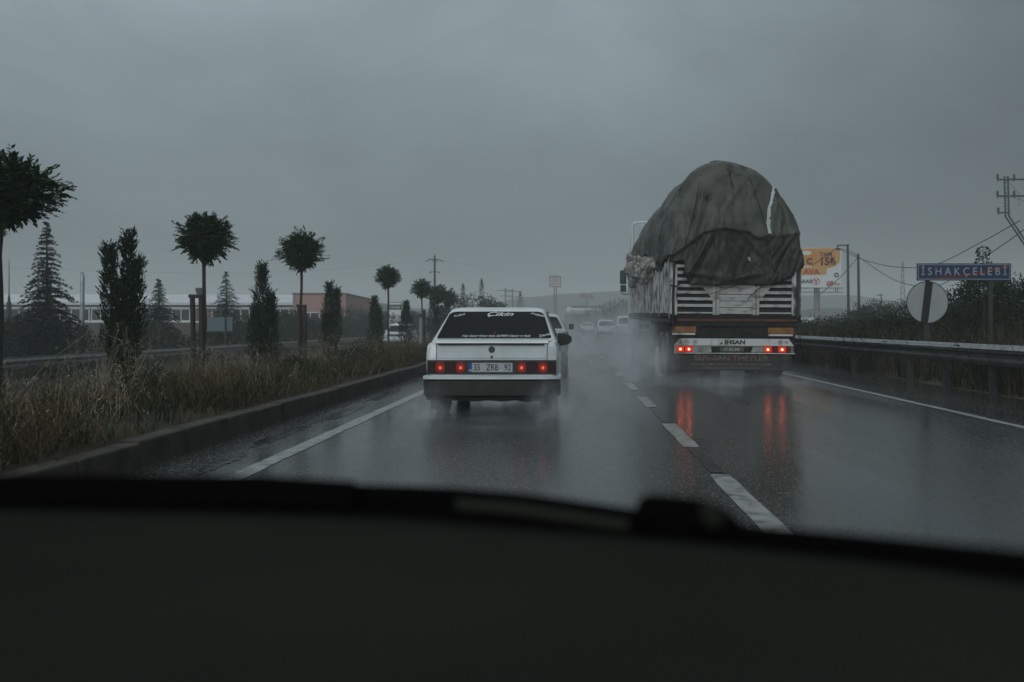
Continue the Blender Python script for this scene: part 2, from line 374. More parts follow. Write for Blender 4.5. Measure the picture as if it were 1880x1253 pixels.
# hills
def hillstrip(prof, D, depth, name='hills'):
    b = MB(); vs = []
    n_ = len(prof)
    for x, yv in prof:
        X = (x - 1046) / F * D; Z = H + (597 - yv) / F * D
        vs += [(X * .92, D * .86, -3), (X * .97, D * .94, -1 + (Z + 1) * .55), (X, D, Z), (X * 1.05, D + depth, Z * .9), (X * 1.1, D + depth * 2, -3)]
    fs = []
    for i in range(n_ - 1):
        for k in range(4): fs.append((i * 5 + k, (i + 1) * 5 + k, (i + 1) * 5 + k + 1, i * 5 + k + 1))
    b.add(vs, fs, 0, True); return tag(b.build(name, M_hill), kind='structure')
def interp(pts, step=12, amp=.6):
    o = []
    for (x0, y0), (x1, y1) in zip(pts, pts[1:]):
        k = max(1, int((x1 - x0) / step))
        for i in range(k):
            t = i / k; xx = x0 + (x1 - x0) * t; o.append((xx, y0 + (y1 - y0) * (t * t * (3 - 2 * t)) + amp * noise.noise(Vector((xx * .05, 0, 0)))))
    o.append(pts[-1]); return o
hillstrip(interp([(-500, 560), (-100, 545), (60, 546), (200, 560), (500, 572), (760, 566), (900, 557), (960, 546), (1060, 539), (1130, 535), (1180, 530), (1300, 528), (1400, 540), (1480, 543), (1560, 542), (1610, 548), (1660, 556), (1800, 562), (2300, 565)]), 470, 60)
hillstrip(interp([(1380, 575), (1450, 570), (1520, 566), (1590, 569), (1640, 573), (1700, 578), (1900, 580), (2300, 578)], amp=1.5), 260, 30)

# ------------------------------------------------------------ vegetation builders
def leafquad(b, p, d, n, L, W, mi=0, fold=.0):
    d = d.normalized(); s = d.cross(n)
    if s.length < 1e-3: s = d.cross(Vector((.3, .5, .8)))
    s.normalize()
    b.v += [tuple(p), tuple(p + d * L * .45 + s * W * .5), tuple(p + d * L), tuple(p + d * L * .45 - s * W * .5)]
    k = len(b.v) - 4; b.f.append([k, k + 1, k + 2, k + 3]); b.mi.append(mi); b.sm.append(False)
def rv(rg, s=1): return Vector((rg.uniform(-s, s), rg.uniform(-s, s), rg.uniform(-s, s)))
def rdir(rg):
    while True:
        v = rv(rg)
        if .05 < v.length < 1: return v.normalized()

def round_tree(X, Y, zb, ztop, rw, rh, seed, label, skew=0, nsp=300):
    rg = random.Random(seed); t = empty('round_tree', (X, Y, zb), 0, label, 'tree', 'round-headed trees along the median')
    zc = ztop - rh - zb; hb = zc - rh * .85
    tr = MB(); lean = rg.uniform(-.05, .05)
    pts = [(lean * math.sin(i / 6 * 2.6) + .012 * math.sin(i * 2.1 + seed), .012 * math.cos(i * 1.7), hb * i / 6) for i in range(7)]
    tr.tube([(p[0], p[1], p[2] - (.15 if i == 0 else 0)) for i, p in enumerate(pts)], [.052, .045, .04, .038, .036, .034, .036], 9)
    top = Vector(pts[-1])
    for k in range(9):
        a = 2 * math.pi * k / 9 + rg.uniform(-.3, .3); e = Vector((math.cos(a) * rw * .6, math.sin(a) * rw * .6, zc + rh * rg.uniform(-.35, .5)))
        m1 = top.lerp(e, .45) + Vector((0, 0, -.04)); tr.tube([top - Vector((0, 0, .05)), m1, e], [.022, .015, .006], 6)
    tr.build('trunk', M_bark, t)
    b = MB(); c = Vector((top.x + skew, 0, zc)); rw *= .93; rh *= .90
    for k in range(int(nsp * 1.35)):
        d = rdir(rg); q = 1 + .42 * noise.noise(d * 2.0 + Vector((seed * 3.3, 0, 0))) + .16 * noise.noise(d * 5 + Vector((0, seed, 0)))
        r0 = rg.uniform(.1, .88) ** .7
        if d.z < -.35: q *= .80
        p = c + Vector((d.x * rw, d.y * rw, d.z * rh)) * q * r0
        out_ = (Vector((d.x, d.y, d.z * .7 + .25)) + rv(rg, .45)).normalized()
        L = rg.uniform(.10, .20) * (rw / .58); nl = rg.randint(6, 9)
        for i in range(nl):
            f = (i + 1) / nl; pp = p + out_ * L * f + Vector((0, 0, -.08 * L * f * f * 2))
            for sgn in (-1, 1):
                side = out_.cross(Vector((0, 0, 1))) * sgn
                dd = (side + out_ * .55 + Vector((0, 0, rg.uniform(-.5, .15))) + rv(rg, .2))
                leafquad(b, pp, dd, Vector((0, 0, 1)) + rv(rg, .5), rg.uniform(.055, .085), rg.uniform(.028, .042))
    b.build('crown', M_leaf, t, fix=False)
    return t

def juniper(X, Y, zb, ztop, hw, seed, label, peaks=((0, 1),), n=5200, vee=False, group='upright conifer shrubs between the round trees'):
    rg = random.Random(seed); t = empty('juniper_shrub', (X, Y, zb), 0, label, 'shrub', group)
    hgt = ztop - zb; s = MB()
    for (dx, hh) in peaks:
        s.tube([(dx * .2, 0, -.1), (dx * .7, 0, hgt * hh * .4), (dx, 0, hgt * hh * .9)], [.04, .025, .006], 6)
    s.build('trunk', M_bark, t)
    b = MB()
    tot = sum(h for _, h in peaks)
    for (dx, hh) in peaks:
        Hh = hgt * hh; w_ = hw * (1 if len(peaks) == 1 else .68 if dx == 0 else .55)
        for k in range(int(n * 1.7 * hh / tot / 5)):
            f = rg.random() ** .85; z = .04 * hgt + f * (Hh * .98)
            prof = (min(1, .5 + f * 1.9) if f < .28 else 1.0) * max(.0, 1 - max(0, (f - .38) / .62) ** 1.25)
            if vee: prof *= min(1, .12 + f * 2.4)
            a = rg.uniform(0, 2 * math.pi); q = 1 + .75 * noise.noise(Vector((math.cos(a) * 1.3 + seed, math.sin(a) * 1.3, z * 2.6))) + .15 * noise.noise(Vector((a * 3, z * 7, seed)))
            r = (w_ * prof * q + .015) * rg.uniform(.25, 1.0) * (1.22 if rg.random() < .06 else 1)
            cx = dx * (.25 + .75 * min(1, f * 1.4))
            p = Vector((cx + r * math.cos(a), r * math.sin(a), z))
            d0 = Vector((math.cos(a) * .55, math.sin(a) * .55, 1.0)) + rv(rg, .3)
            L = rg.uniform(.07, .17) * (1.25 if f > .85 else 1)
            for i in range(5):
                pp = p + d0.normalized() * L * i / 5
                leafquad(b, pp, d0 + rv(rg, .55), rdir(rg), L * rg.uniform(.35, .6), rg.uniform(.014, .026))
    b.build('foliage', M_juni, t, fix=False); return t

def cedar(X, Y, zb, ztop, hw, seed, label, n_t=26, dens=1.0):
    rg = random.Random(seed); t = empty('cedar_tree', (X, Y, zb), 0, label, 'tree', 'cedars behind the far guard rail')
    hgt = ztop - zb; MB().tube([(0, 0, -.2), (.03, 0, hgt * .5), (0, 0, hgt * .99)], [.12, .07, .01], 8).build('trunk', M_bark, t)
    b = MB()
    for k in range(n_t):
        f = (k + .5) / n_t; z = hgt * (.05 + .94 * f)
        R0 = hw * (1 - f) ** .85 * rg.uniform(.72, 1.2) + .02; lk = 1 - .55 * f
        nb = max(5, int(15 * (1 - f * .5)))
        a0 = rg.uniform(0, 6)
        for j in range(nb):
            a = a0 + 2 * math.pi * j / nb + rg.uniform(-.2, .2); r = R0 * rg.uniform(.7, 1.12)
            zz = z + rg.uniform(-.08, .08); st = max(4, int(r / .085))
            for i in range(st + 1):
                u = (i + rg.random()) / (st + 1)
                droop = .16 * r * math.sin(u * 2.0) - .34 * r * u * u
                p = Vector((math.cos(a) * r * u, math.sin(a) * r * u, zz + droop))
                wd = .16 * (1 - u * .6) * min(1.4, r + .3)
                for q in range(int(11 * dens)):
                    side = Vector((-math.sin(a), math.cos(a), 0)) * rg.uniform(-1, 1)
                    dd = Vector((math.cos(a), math.sin(a), -.25)) * .8 + side * 1.2 + rv(rg, .25)
                    leafquad(b, p + side * wd * .5 + rv(rg, .03), dd, Vector((0, 0, 1)) + rv(rg, .9), rg.uniform(.09, .19) * lk, rg.uniform(.03, .055) * lk)
    b.build('crown', M_cedar, t, fix=False); return t

def bush(X, Y, zb, w_, h_, seed, label, name='bush', group='bushes beyond the road', n=2600, lf=.07, m=None, lobes=5, dep=None, cat='bush'):
    rg = random.Random(seed); t = empty(name, (X, Y, zb), 0, label, cat, group); b = MB()
    L = [(rg.uniform(-.55, .55) * w_, rg.uniform(-.4, .4) * (dep or w_), rg.uniform(.35, .62) * h_, rg.uniform(.3, .48)) for _ in range(lobes)]
    L[0] = (0, 0, .6 * h_, .5)
    for k in range(n):
        lx, ly, lz, s = rg.choice(L); d = rdir(rg)
        q = 1 + .3 * noise.noise(d * 1.8 + Vector((lx, ly, seed)))
        r = rg.uniform(.35, 1) ** .5
        p = Vector((lx + d.x * w_ * s * q * r, ly + d.y * (dep or w_) * s * q * r, max(.02, lz + d.z * h_ * .42 * q * r)))
        for _ in range(2):
            leafquad(b, p + rv(rg, lf * .7), d + rv(rg, .8), rdir(rg), lf * rg.uniform(.7, 1.5), lf * rg.uniform(.4, .7))
    b.build('foliage', m or M_leaf_d, t, fix=False)
    s = MB()
    for lx, ly, lz, _ in L: s.tube([(lx * .15, ly * .15, -.15), (lx * .6, ly * .6, lz * .5), (lx, ly, lz)], [.05 * h_ / 2, .03 * h_ / 2, .01], 5)
    s.build('stem', M_bark, t); return t

# ------------------------------------------------------------ grass
def grass(name, area, n, hmin, hmax, zf, m, seed, yexp=1.8, w_=.006, lean=.35, seedhead=.0):
    rg = random.Random(seed); b = MB(); x0, x1, y0, y1 = area; V = b.v; Fc = b.f
    for _ in range(n):
        y = y0 + (y1 - y0) * rg.random() ** yexp; x = rg.uniform(x0, x1)
        dn = noise.noise(Vector((x * .8, y * .5, seed * 3.1)))
        if rg.random() > .45 + dn * 1.9 + .9 * noise.noise(Vector((x * 2.1, y * 1.3, 7.7))): continue
        z = zf(x, y); h = rg.uniform(hmin, hmax) * (1 + .9 * dn + .5 * noise.noise(Vector((x * 2.7, y * 2.1, seed)))) * (.6 if -10.4 < x < -8.2 else 1)
        edge = min(1, (x1 - x) / .5 + .35) if seed % 2 else 1
        h *= edge
        a = rg.uniform(0, 6.28); dx, dy = math.cos(a), math.sin(a); ww = w_ * (1 + y * .035)
        l1 = rg.uniform(.02, lean) * h; l2 = l1 * 2.6
        s = (-dy * ww, dx * ww)
        k = len(V)
        V += [(x - s[0], y - s[1], z - .02), (x + s[0], y + s[1], z - .02), (x + dx * l1 + s[0] * .8, y + dy * l1 + s[1] * .8, z + h * .55), (x + dx * l1 - s[0] * .8, y + dy * l1 - s[1] * .8, z + h * .55), (x + dx * l2, y + dy * l2, z + h)]
        Fc.append([k, k + 1, k + 2, k + 3]); Fc.append([k + 3, k + 2, k + 4]); b.mi += [0, 0]; b.sm += [False, False]
        if rg.random() < seedhead:
            p = Vector((x + dx * l2, y + dy * l2, z + h))
            for q in range(5):
                leafquad(b, p + Vector((dx, dy, -1)) * .02 * q, Vector((dx * .5, dy * .5, .8)) + rv(rg, .6), rdir(rg), .03, .008 * (1 + y * .03))
    o = b.build(name, m, fix=False); return tag(o, kind='stuff')

# ------------------------------------------------------------ cars (local frame: x right, y forward with the rear at 0, z up)
def loft(b, rings, mi=0, sm=True, caps=True):
    n = len(rings[0]); base = len(b.v); vs = [p for r in rings for p in r]; fs = []
    for i in range(len(rings) - 1):
        for k in range(n): fs.append((i * n + k, i * n + (k + 1) % n, (i + 1) * n + (k + 1) % n, (i + 1) * n + k))
    if caps: fs += [tuple(range(n))[::-1], tuple(range((len(rings) - 1) * n, len(rings) * n))]
    b.add(vs, fs, mi, sm)
def rrect(x0, x1, y0, y1, r, z, n=5):
    o = []
    for cx, cy, a0 in ((x1 - r, y0 + r, -90), (x1 - r, y1 - r, 0), (x0 + r, y1 - r, 90), (x0 + r, y0 + r, 180)):
        for k in range(n + 1):
            a = R(a0 + 90 * k / n); o.append((cx + r * math.cos(a), cy + r * math.sin(a), z))
    return o
def body_shell(st, m, parent, name='body'):
    """st: stations (y, half width, z_low, z_belt, z_deck): section ring with rounded shoulders"""
    b = MB(); rings = []
    for (y, w_, zl, zb, zt) in st:
        h = [(w_ * .90, zl), (w_ * .975, zl + .05), (w_, zl + (zb - zl) * .35), (w_, zl + (zb - zl) * .7), (w_ * .985, zb - .03), (w_ * .955, zb), (w_ * .90, zb + (zt - zb) * .6), (w_ * .6, zt), (w_ * .3, zt + .004)]
        ring = [(x, y, z) for x, z in h] + [(0, y, zt + .006)] + [(-x, y, z) for x, z in h[::-1]]
        rings.append(ring)
    loft(b, rings)
    o = b.build(name, m, parent); md = o.modifiers.new('edge', 'EDGE_SPLIT'); md.split_angle = R(35); return o
def cabin_shell(lv, m, parent, name='cabin'):
    """lv: levels (z, half width, y_rear, y_front, corner radius)"""
    b = MB(); rings = [rrect(-w_, w_, y0, y1, r, z) for z, w_, y0, y1, r in lv]
    loft(b, rings); o = b.build(name, m, parent); md = o.modifiers.new('edge', 'EDGE_SPLIT'); md.split_angle = R(32); return o
def pane(pts, off, m, name, parent, rad=.05, th=.004):
    """polygon pane with rounded corners, set off mm proud of its plane"""
    P = [Vector(p) for p in pts]; nrm = (P[1] - P[0]).cross(P[2] - P[0]).normalized()
    if nrm.y > .02 and abs(nrm.x) < .5: nrm = -nrm
    n = len(P); o = []
    for i in range(n):
        a, c, d = P[i - 1], P[i], P[(i + 1) % n]; r_ = rad if isinstance(rad, (int, float)) else rad[i]
        u = (a - c).normalized() * min(r_, (a - c).length * .45); v = (d - c).normalized() * min(r_, (d - c).length * .45)
        for k in range(6):
            t = k / 5; o.append((c + u) * (1 - t) ** 2 + c * 2 * t * (1 - t) + (c + v) * t * t)
    k = len(o); b = MB()
    b.add([p + nrm * (off) for p in o] + [p - nrm * .01 for p in o], [list(range(k)), list(range(2 * k - 1, k - 1, -1))] + [(i, i + k, (i + 1) % k + k, (i + 1) % k) for i in range(k)])
    return b.build(name, m, parent)
def wheel(x, y, r, w_, parent, name='wheel', hub=True):
    b = MB(); prof = [(r * .62, -w_ / 2), (r * .93, -w_ / 2), (r, -w_ * .36), (r, w_ * .36), (r * .93, w_ / 2), (r * .62, w_ / 2)]
    n = 28; rings = []
    for k in range(n):
        a = 2 * math.pi * k / n; rings.append([(q, rr * math.cos(a), rr * math.sin(a)) for rr, q in prof])
    m_ = len(prof); vs = [p for rg in rings for p in rg]
    b.add(vs, [(i * m_ + k, i * m_ + (k + 1) % m_, ((i + 1) % n) * m_ + (k + 1) % m_, ((i + 1) % n) * m_ + k) for i in range(n) for k in range(m_)], 0, True)
    o = b.build(name, M_black, parent); o.location = (x, y, r)
    if hub:
        h = MB(); 
        for s in (-1, 1):
            h.add([(s * w_ * .3, r * .62 * math.cos(2 * math.pi * k / 20), r * .62 * math.sin(2 * math.pi * k / 20)) for k in range(20)], [range(20)])
        h.box(-w_ * .2, w_ * .2, -.05, .05, -.05, .05, bev=.01); h.build('rim', M_steel_d, o)
    return o

def tofas():
    t = empty('sedan_car', (-.966, 12.35, 0), R(.0), 'white boxy sedan with lit red lamps driving ahead in the left lane', 'car')
    body_shell([(.0, .795, .50, .885, .905), (.02, .812, .485, .915, .93), (.10, .822, .40, .925, .943), (.42, .828, .30, .925, .955), (1.1, .832, .20, .90, .93), (2.9, .832, .20, .89, .93), (3.1, .83, .24, .87, .915), (3.95, .81, .28, .79, .83), (4.15, .78, .34, .72, .75), (4.2, .74, .4, .66, .68)], M_white, t)
    # wheel wells and underbody
    u = MB(); u.box(-.70, .70, .30, 3.9, .20, .42); u.box(-.60, .55, .10, .7, .24, .45, bev=.03)
    u.tube([(-.45, .12, .26), (-.2, .10, .22), (.1, .12, .245), (.35, .10, .22), (.5, .12, .25)], .018, 6)
    u.tube([(-.42, .10, .215), (-.36, .10, .20), (-.28, .10, .22), (-.22, .10, .235)], .007, 5); u.build('underbody', M_dirty, t)
    ex = MB(); ex.tube([(.47, -.01, .235), (.47, .35, .24)], .028, 12); ex.build('exhaust_pipe', M_dirty, t)
    cab = cabin_shell([(.93, .80, .33, 3.02, .06), (.99, .775, .40, 2.95, .07), (1.30, .645, .86, 2.42, .10), (1.345, .625, .93, 2.32, .12), (1.368, .60, 1.0, 2.22, .13), (1.385, .54, 1.1, 2.1, .14), (1.392, .40, 1.25, 1.95, .14)], M_white, t)
    # rear window lies on the slanted rear face of the cabin (z .99 -> 1.30)
    def rear(z): return .40 + (z - .99) * (.46 / .31)
    rw = pane([(-.733, rear(.982), .982), (.733, rear(.982), .982), (.612, rear(1.325), 1.325), (-.612, rear(1.325), 1.325)], .004, M_glass, 'rear_window', t, rad=(.02, .02, .10, .10))
    sl = math.atan2(.46, .31); rot = (R(90) - sl, 0, 0)
    up = Vector((0, math.sin(sl), math.cos(sl))); nrm = Vector((0, -math.cos(sl), math.sin(sl)))
    def onw(x, z): return Vector((x, rear(z), z)) + nrm * .006
    def wt(s, size, x, z, ang=0, sh=.5, sx=1, fat=0, m=M_letter_w):
        o = text('sticker_lettering', s, size, onw(x, z), m, rw, sx=sx, shear=sh, fat=fat)
        o.matrix_local = Matrix.Translation(onw(x, z)) @ Matrix.Rotation(rot[0], 4, 'X') @ Matrix.Rotation(R(ang), 4, 'Z'); return o
    wt('Çikin', .135, .03, 1.288, 0, .45, 1.25, .0006)
    wt('Tufani', .06, -.50, 1.272, 26, .5, 1.1)
    wt('Trabzon', .055, .535, 1.285, -18, .5, 1.1); wt('muhafiz', .035, .57, 1.268, -18, .5, 1.1)
    wt('Hay Sener Kiner Kala SUMEN Daner in Kala', .062, .02, 1.005, 0, .5, .78)
    wt('Deniz', .075, .64, 1.015, 24, .4, .9)
    hl = MB(); hl.tube([onw(.0, 1.03) - nrm * .0, onw(.0, 1.05)], .008, 6)
    hl.build('high_brake_light', mat('dim_red_glow', (.1, .01, .01), .4, emit=(1, .03, .02), estr=.12), rw)
    # side windows
    for s in (-1, 1):
        def sx_(z): return s * (.775 - (z - .99) * (.13 / .31))
        for (ya, yb, yc, yd) in ((1.02, 1.78, 1.72, 1.24), (1.84, 2.72, 2.30, 1.80)):
            pts = [(sx_(1.0), ya, 1.0), (sx_(1.0), yb, 1.0), (sx_(1.285), yc, 1.285), (sx_(1.285), yd, 1.285)]
            P = [Vector(p) for p in pts]; nn = (P[1] - P[0]).cross(P[2] - P[0]).normalized()
            if nn.x * s < 0: pts = pts[::-1]
            pane(pts, .004, M_glass, 'side_window', t, rad=.03)
        # drip rail and quarter vent
        dr = MB(); dr.tube([(s * .815, .98, .955), (s * .665, 1.18, 1.31), (s * .655, 1.7, 1.335), (s * .655, 2.3, 1.33)], .008, 6); dr.build('window_trim', M_blackp, t)
    # boot lid: panel with shut lines, spoiler lip, key lock, emblem
    lid = MB(); lid.box(-.683, .683, -.006, .03, .735, .898, bev=.005)
    lid.prismx([(-.006, .895), (.0, .918), (.04, .935), (.30, .957), (.30, .93), (.04, .90)], -.683, .683)
    lo = lid.build('boot_lid', M_white, t)
    gp = MB(); gp.box(-.690, -.6845, -.0075, .03, .72, .93); gp.build('shut_line', M_gap, lo); gp = MB(); gp.box(.6845, .690, -.0075, .03, .72, .93)
    gp.add([(.690, -.004, .925), (.76, .30, .966), (.75, .30, .968), (.682, -.004, .929)], [(0, 1, 2, 3)]); gp.build('shut_line', M_gap, lo)
    lip = MB(); lip.prismx([(-.035, .925), (-.03, .940), (.10, .968), (.36, .982), (.36, .960), (.05, .935)], -.70, .70); lip.build('spoiler_lip', M_white, lo)
    sh = MB(); sh.prism([(-.672, .905), (-.66, .920), (0, .926), (.645, .918), (.655, .904), (0, .909)], -.0375, -.025); sh.build('lip_shadow_gap', M_gap, lo)
    em = MB(); em.disc((0, .845), .040, -.012, .01); em.ring((0, .845), .032, .036, -.013, mi=1); em.build('emblem', [mat('emblem_dark', (.035, .045, .05), .4), M_blackp], lo)
    lk = MB(); lk.disc((0, .752), .017, -.012, .01, 20); lk.ring((0, .752), .007, .010, -.0135, mi=1); lk.build('key_lock', [M_blackp, M_steel], lo)
    # lamp band
    band = MB(); band.box(-.800, .800, -.010, .05, .536, .716, bev=.006); bo = band.build('lamp_band', M_blackp, t)
    for s in (-1, 1):
        a = s * .685; bq = s * .33
        L = MB(); L.box(min(a, bq), max(a, bq), -.015, .0, .552, .704, bev=.004)
        L.box(min(s * .79, s * .70), max(s * .79, s * .70), -.014, .0, .555, .70, bev=.004)
        lamp = L.build('tail_light', mat('dark_red_lens', (.028, .006, .005), .15), t)
        for cx, hw, e in ((-.637 if s < 0 else .30 + .07, .045, 1), (-.385 if s < 0 else .635, .048, 1)):
            cell = MB(); cell.box(-hw * 1.25, hw * 1.25, -.003, .003, -.070, .072, bev=.003)
            co = cell.build('lit_lens', M_carlens, lamp); co.location = (cx, -.015, .623)
            bb = MB(); bb.box(cx - .013, cx + .013, -.021, -.017, .605, .635, bev=.006); bb.build('bulb', M_bulb, lamp)
    # plate
    pl = MB(); pl.box(-.252, .258, -.016, -.008, .566, .680, bev=.003); po = pl.build('number_plate', [M_plate], t)
    eb = MB(); eb.box(-.288, -.246, -.0175, -.008, .566, .680); eb.build('blue_band', M_blue, po)
    text('plate_lettering', 'TR', .035, (-.267, -.0185, .585), M_letter_w, po, fat=0)
    text('plate_lettering', '35   ZRB   92', .112, (.008, -.0175, .621), M_letter_k, po, sx=.755, fat=.0006)
    # bumper
    bt = MB(); 
    def bump(z0, z1, out_, m, name, w_=.855):
        b = MB(); rings = []
        path = [(-w_, .62), (-w_, .02), (-w_ + .06, -out_ + .02), (-w_ + .16, -out_ - .015), (0, -out_ - .03), (w_ - .16, -out_ - .015), (w_ - .06, -out_ + .02), (w_, .02), (w_, .62)]
        for (x, y) in path: rings.append([(x, y, z0), (x * .985, y + .01, z0 + .0), (x * .985, y + .012, z1), (x, y, z1 - .01)])
        n = 4; vs = [p for r in rings for p in r]
        vs = []
        for (x, y) in path: vs += [(x * .93, y + .05 if abs(x) < .8 else y, z0), (x, y, z0 + .01), (x, y, z1 - .01), (x * .93, y + .06 if abs(x) < .8 else y, z1)]
        fs = [(i * 4 + k, i * 4 + k + 1, i * 4 + k + 5, i * 4 + k + 4) for i in range(len(path) - 1) for k in range(3)]
        b.add(vs, fs); return b.build(name, m, t)
    bump(.470, .526, .045, M_white, 'bumper_trim'); bump(.27, .470, .055, mat('dirty_grey_bumper', (.016, .017, .014), .5, c2=(.03, .03, .025), spec=.3, scale=5, detail=8, bump=.1), 'bumper', .848)
    ap = MB(); ap.prism([(-.83, .30), (.83, .30), (.80, .21), (.55, .205), (.42, .19), (.30, .215), (.12, .20), (-.05, .215), (-.2, .20), (-.5, .215), (-.8, .22)], .0, .04); ap.build('rear_apron', M_dirty, t)
    for s in (-1, 1):
        mf = MB(); mf.box(s * .80 - .0 if s < 0 else .60, -.60 if s < 0 else .80, .30, .315, .08, .34); mf.build('mud_flap', M_black, t)
        for y in (.78, 3.3): wheel(s * .70, y, .29, .175, t)
        mo = MB(); x0 = s * .79
        poly = [(x0, 1.045), (x0, .865), (x0 + s * .06, .855), (x0 + s * .17, .885), (x0 + s * .205, .925), (x0 + s * .205, .985), (x0 + s * .165, 1.02), (x0 + s * .05, 1.04)]
        mo.prism([(x, z - .01) for x, z in poly], 2.18, 2.27); mo.tube([(s * .76, 2.28, .95), (s * .86, 2.24, .94)], .02, 8)
        m_ = mo.build('wing_mirror', M_blackp, t); md = m_.modifiers.new('bevel', 'BEVEL'); md.width = .012; md.segments = 2
    g1 = MB(); g1.box(.831, .838, 1.02, 1.05, .80, .88); g1.build('side_badge', M_letter_k, t); g1 = MB(); g1.box(.831, .838, 1.10, 1.13, .79, .87); g1.build('side_badge', M_letter_k, t)
    return t
tofas()

def far_car(name, X, Y, label, st, lv, win, m, L, w_, group=None, mirrors=True, lamps=True, rz=0, cat='car', front=False, plate=True, wr=.3):
    """win: (z0, z1, hw0, hw1, y0, y1) of the pane that faces us"""
    t = empty(name, (X, Y, 0), rz, label, cat, group)
    body_shell(st, m, t); cabin_shell(lv, m, t)
    z0, z1, h0, h1, y0, y1 = win
    pane([(-h0, y0, z0), (h0, y0, z0), (h1, y1, z1), (-h1, y1, z1)], .01, M_glass, 'windscreen' if front else 'rear_window', t, rad=(.06, .06, .1, .1))
    for s in (-1, 1):
        zc0, zc1 = lv[1][0], lv[2][0]; xa, xb = lv[1][1] + .004, lv[2][1] + .004
        pts = [(s * xa, lv[1][2] + .35, zc0 + .02), (s * xa, lv[1][3] - .35, zc0 + .02), (s * xb, lv[2][3] - .2, zc1 - .02), (s * xb, lv[2][2] + .2, zc1 - .02)]
        if s < 0: pts = pts[::-1]
        pane(pts, .004, M_glass, 'side_window', t, rad=.05)
        for y in (.75, L - .85): wheel(s * (w_ - .12), y, wr, .19, t)
        if mirrors:
            mo = MB(); my = L * .62 if not front else 1.5; mo.box(min(s * w_, s * (w_ + .15)), max(s * w_, s * (w_ + .15)), my, my + .08, st[2][3] + .02, st[2][3] + .18, bev=.03); mo.build('wing_mirror', M_blackp if not front else m, t)
        lm = MB(); zt = st[0][3]
        if front: lm.box(min(s * w_ * .62, s * w_ * .96), max(s * w_ * .62, s * w_ * .96), -.03, .05, zt - .16, zt - .03, bev=.02)
        else: lm.box(min(s * w_ * .80, s * w_ * .985), max(s * w_ * .80, s * w_ * .985), -.012, .05, zt - .30, zt - .05, bev=.02)
        lm.build('headlight' if front else 'tail_light', mat('clear_lens', (.55, .58, .6), .1) if front else (M_dirty if name == 'hatchback_car' else M_red_l), t)
    bp = MB(); bp.box(-w_ * .99, w_ * .99, -.07, .25, st[0][2] - .12, st[0][2] + .10, bev=.04); bp.build('bumper', M_blackp if not front else m, t)
    if front: gq = MB(); gq.box(-w_ * .55, w_ * .55, -.02, .03, zt - .17, zt - .05, bev=.01); gq.build('grille', M_blackp, t)
    ub = MB(); ub.box(-w_ * .85, w_ * .85, .2, L - .3, .2, .5); ub.build('underbody', M_dirty, t)
    if plate: p = MB(); p.box(-.26, .26, -.078, -.06, st[0][2] - .07, st[0][2] + .04); p.build('number_plate', M_plate, t)
    return t
# hatchback just ahead of the white sedan
far_car('hatchback_car', -.93, 27.0, 'white hatchback half hidden beyond the boxy sedan', [(0, .80, .55, 1.0, 1.02), (.05, .86, .5, 1.0, 1.03), (.4, .9, .25, 1.0, 1.03), (3.2, .9, .25, .96, 1.0), (4.1, .84, .3, .78, .8), (4.2, .7, .4, .65, .67)],
        [(.98, .86, .02, 3.2, .15), (1.02, .85, .06, 3.1, .15), (1.38, .64, .42, 2.3, .22), (1.45, .56, .6, 2.1, .22), (1.47, .42, .8, 1.9, .2)], (1.05, 1.37, .74, .57, .09, .41), M_white2, 4.2, .9)
far_car('van', 4.36, 74, 'pale tall van farthest right, beside the truck mirror', [(0, .86, .5, 1.1, 1.12), (.05, .9, .45, 1.1, 1.12), (.4, .92, .25, 1.1, 1.13), (3.6, .92, .25, 1.0, 1.05), (4.3, .86, .3, .85, .88), (4.4, .75, .4, .7, .72)],
        [(1.1, .9, .02, 3.6, .08), (1.15, .89, .03, 3.5, .08), (1.72, .78, .12, 2.9, .12), (1.80, .72, .2, 2.8, .15), (1.83, .6, .35, 2.6, .15)], (1.16, 1.68, .74, .68, .045, .10), M_white2, 4.4, .92)
far_car('estate_car', 3.47, 95, 'pale estate car in the spray, middle of the three distant cars ahead', [(0, .82, .5, .98, 1.0), (.05, .86, .45, .98, 1.0), (.4, .88, .25, .98, 1.0), (3.3, .88, .25, .95, 1.0), (4.2, .84, .3, .8, .82), (4.3, .75, .4, .7, .72)],
        [(.98, .86, .03, 3.3, .1), (1.02, .85, .05, 3.2, .1), (1.52, .70, .3, 2.5, .15), (1.62, .62, .45, 2.3, .15), (1.65, .5, .6, 2.1, .15)], (1.05, 1.5, .72, .62, .07, .29), M_white2, 4.3, .88)
far_car('small_car', 2.25, 128, 'smallest and most distant pale car ahead in the mist', [(0, .82, .5, .95, .97), (.05, .86, .45, .95, .97), (.5, .88, .25, .95, .98), (3.0, .88, .25, .93, .97), (4.1, .82, .3, .8, .82), (4.2, .75, .4, .7, .72)],
        [(.95, .84, .35, 3.2, .1), (1.0, .83, .4, 3.1, .1), (1.38, .68, .8, 2.4, .15), (1.44, .6, .95, 2.3, .15), (1.46, .5, 1.1, 2.1, .15)], (1.02, 1.36, .70, .62, .43, .78), M_white2, 4.2, .88)
s_ = far_car('suv_car', -12.9, 74, 'white four by four coming the other way, seen between two shrubs', [(0, .84, .55, 1.0, 1.02), (.06, .9, .5, 1.0, 1.05), (.9, .94, .3, 1.08, 1.12), (3.6, .94, .3, 1.1, 1.13), (4.5, .9, .4, 1.0, 1.02), (4.6, .85, .5, .9, .92)],
        [(1.08, .90, .85, 4.3, .1), (1.12, .89, .95, 4.25, .1), (1.62, .72, 1.55, 3.9, .15), (1.72, .64, 1.75, 3.7, .15), (1.76, .5, 1.9, 3.5, .15)], (1.15, 1.6, .80, .68, .98, 1.52), M_white, 4.6, .94, front=True, wr=.36)
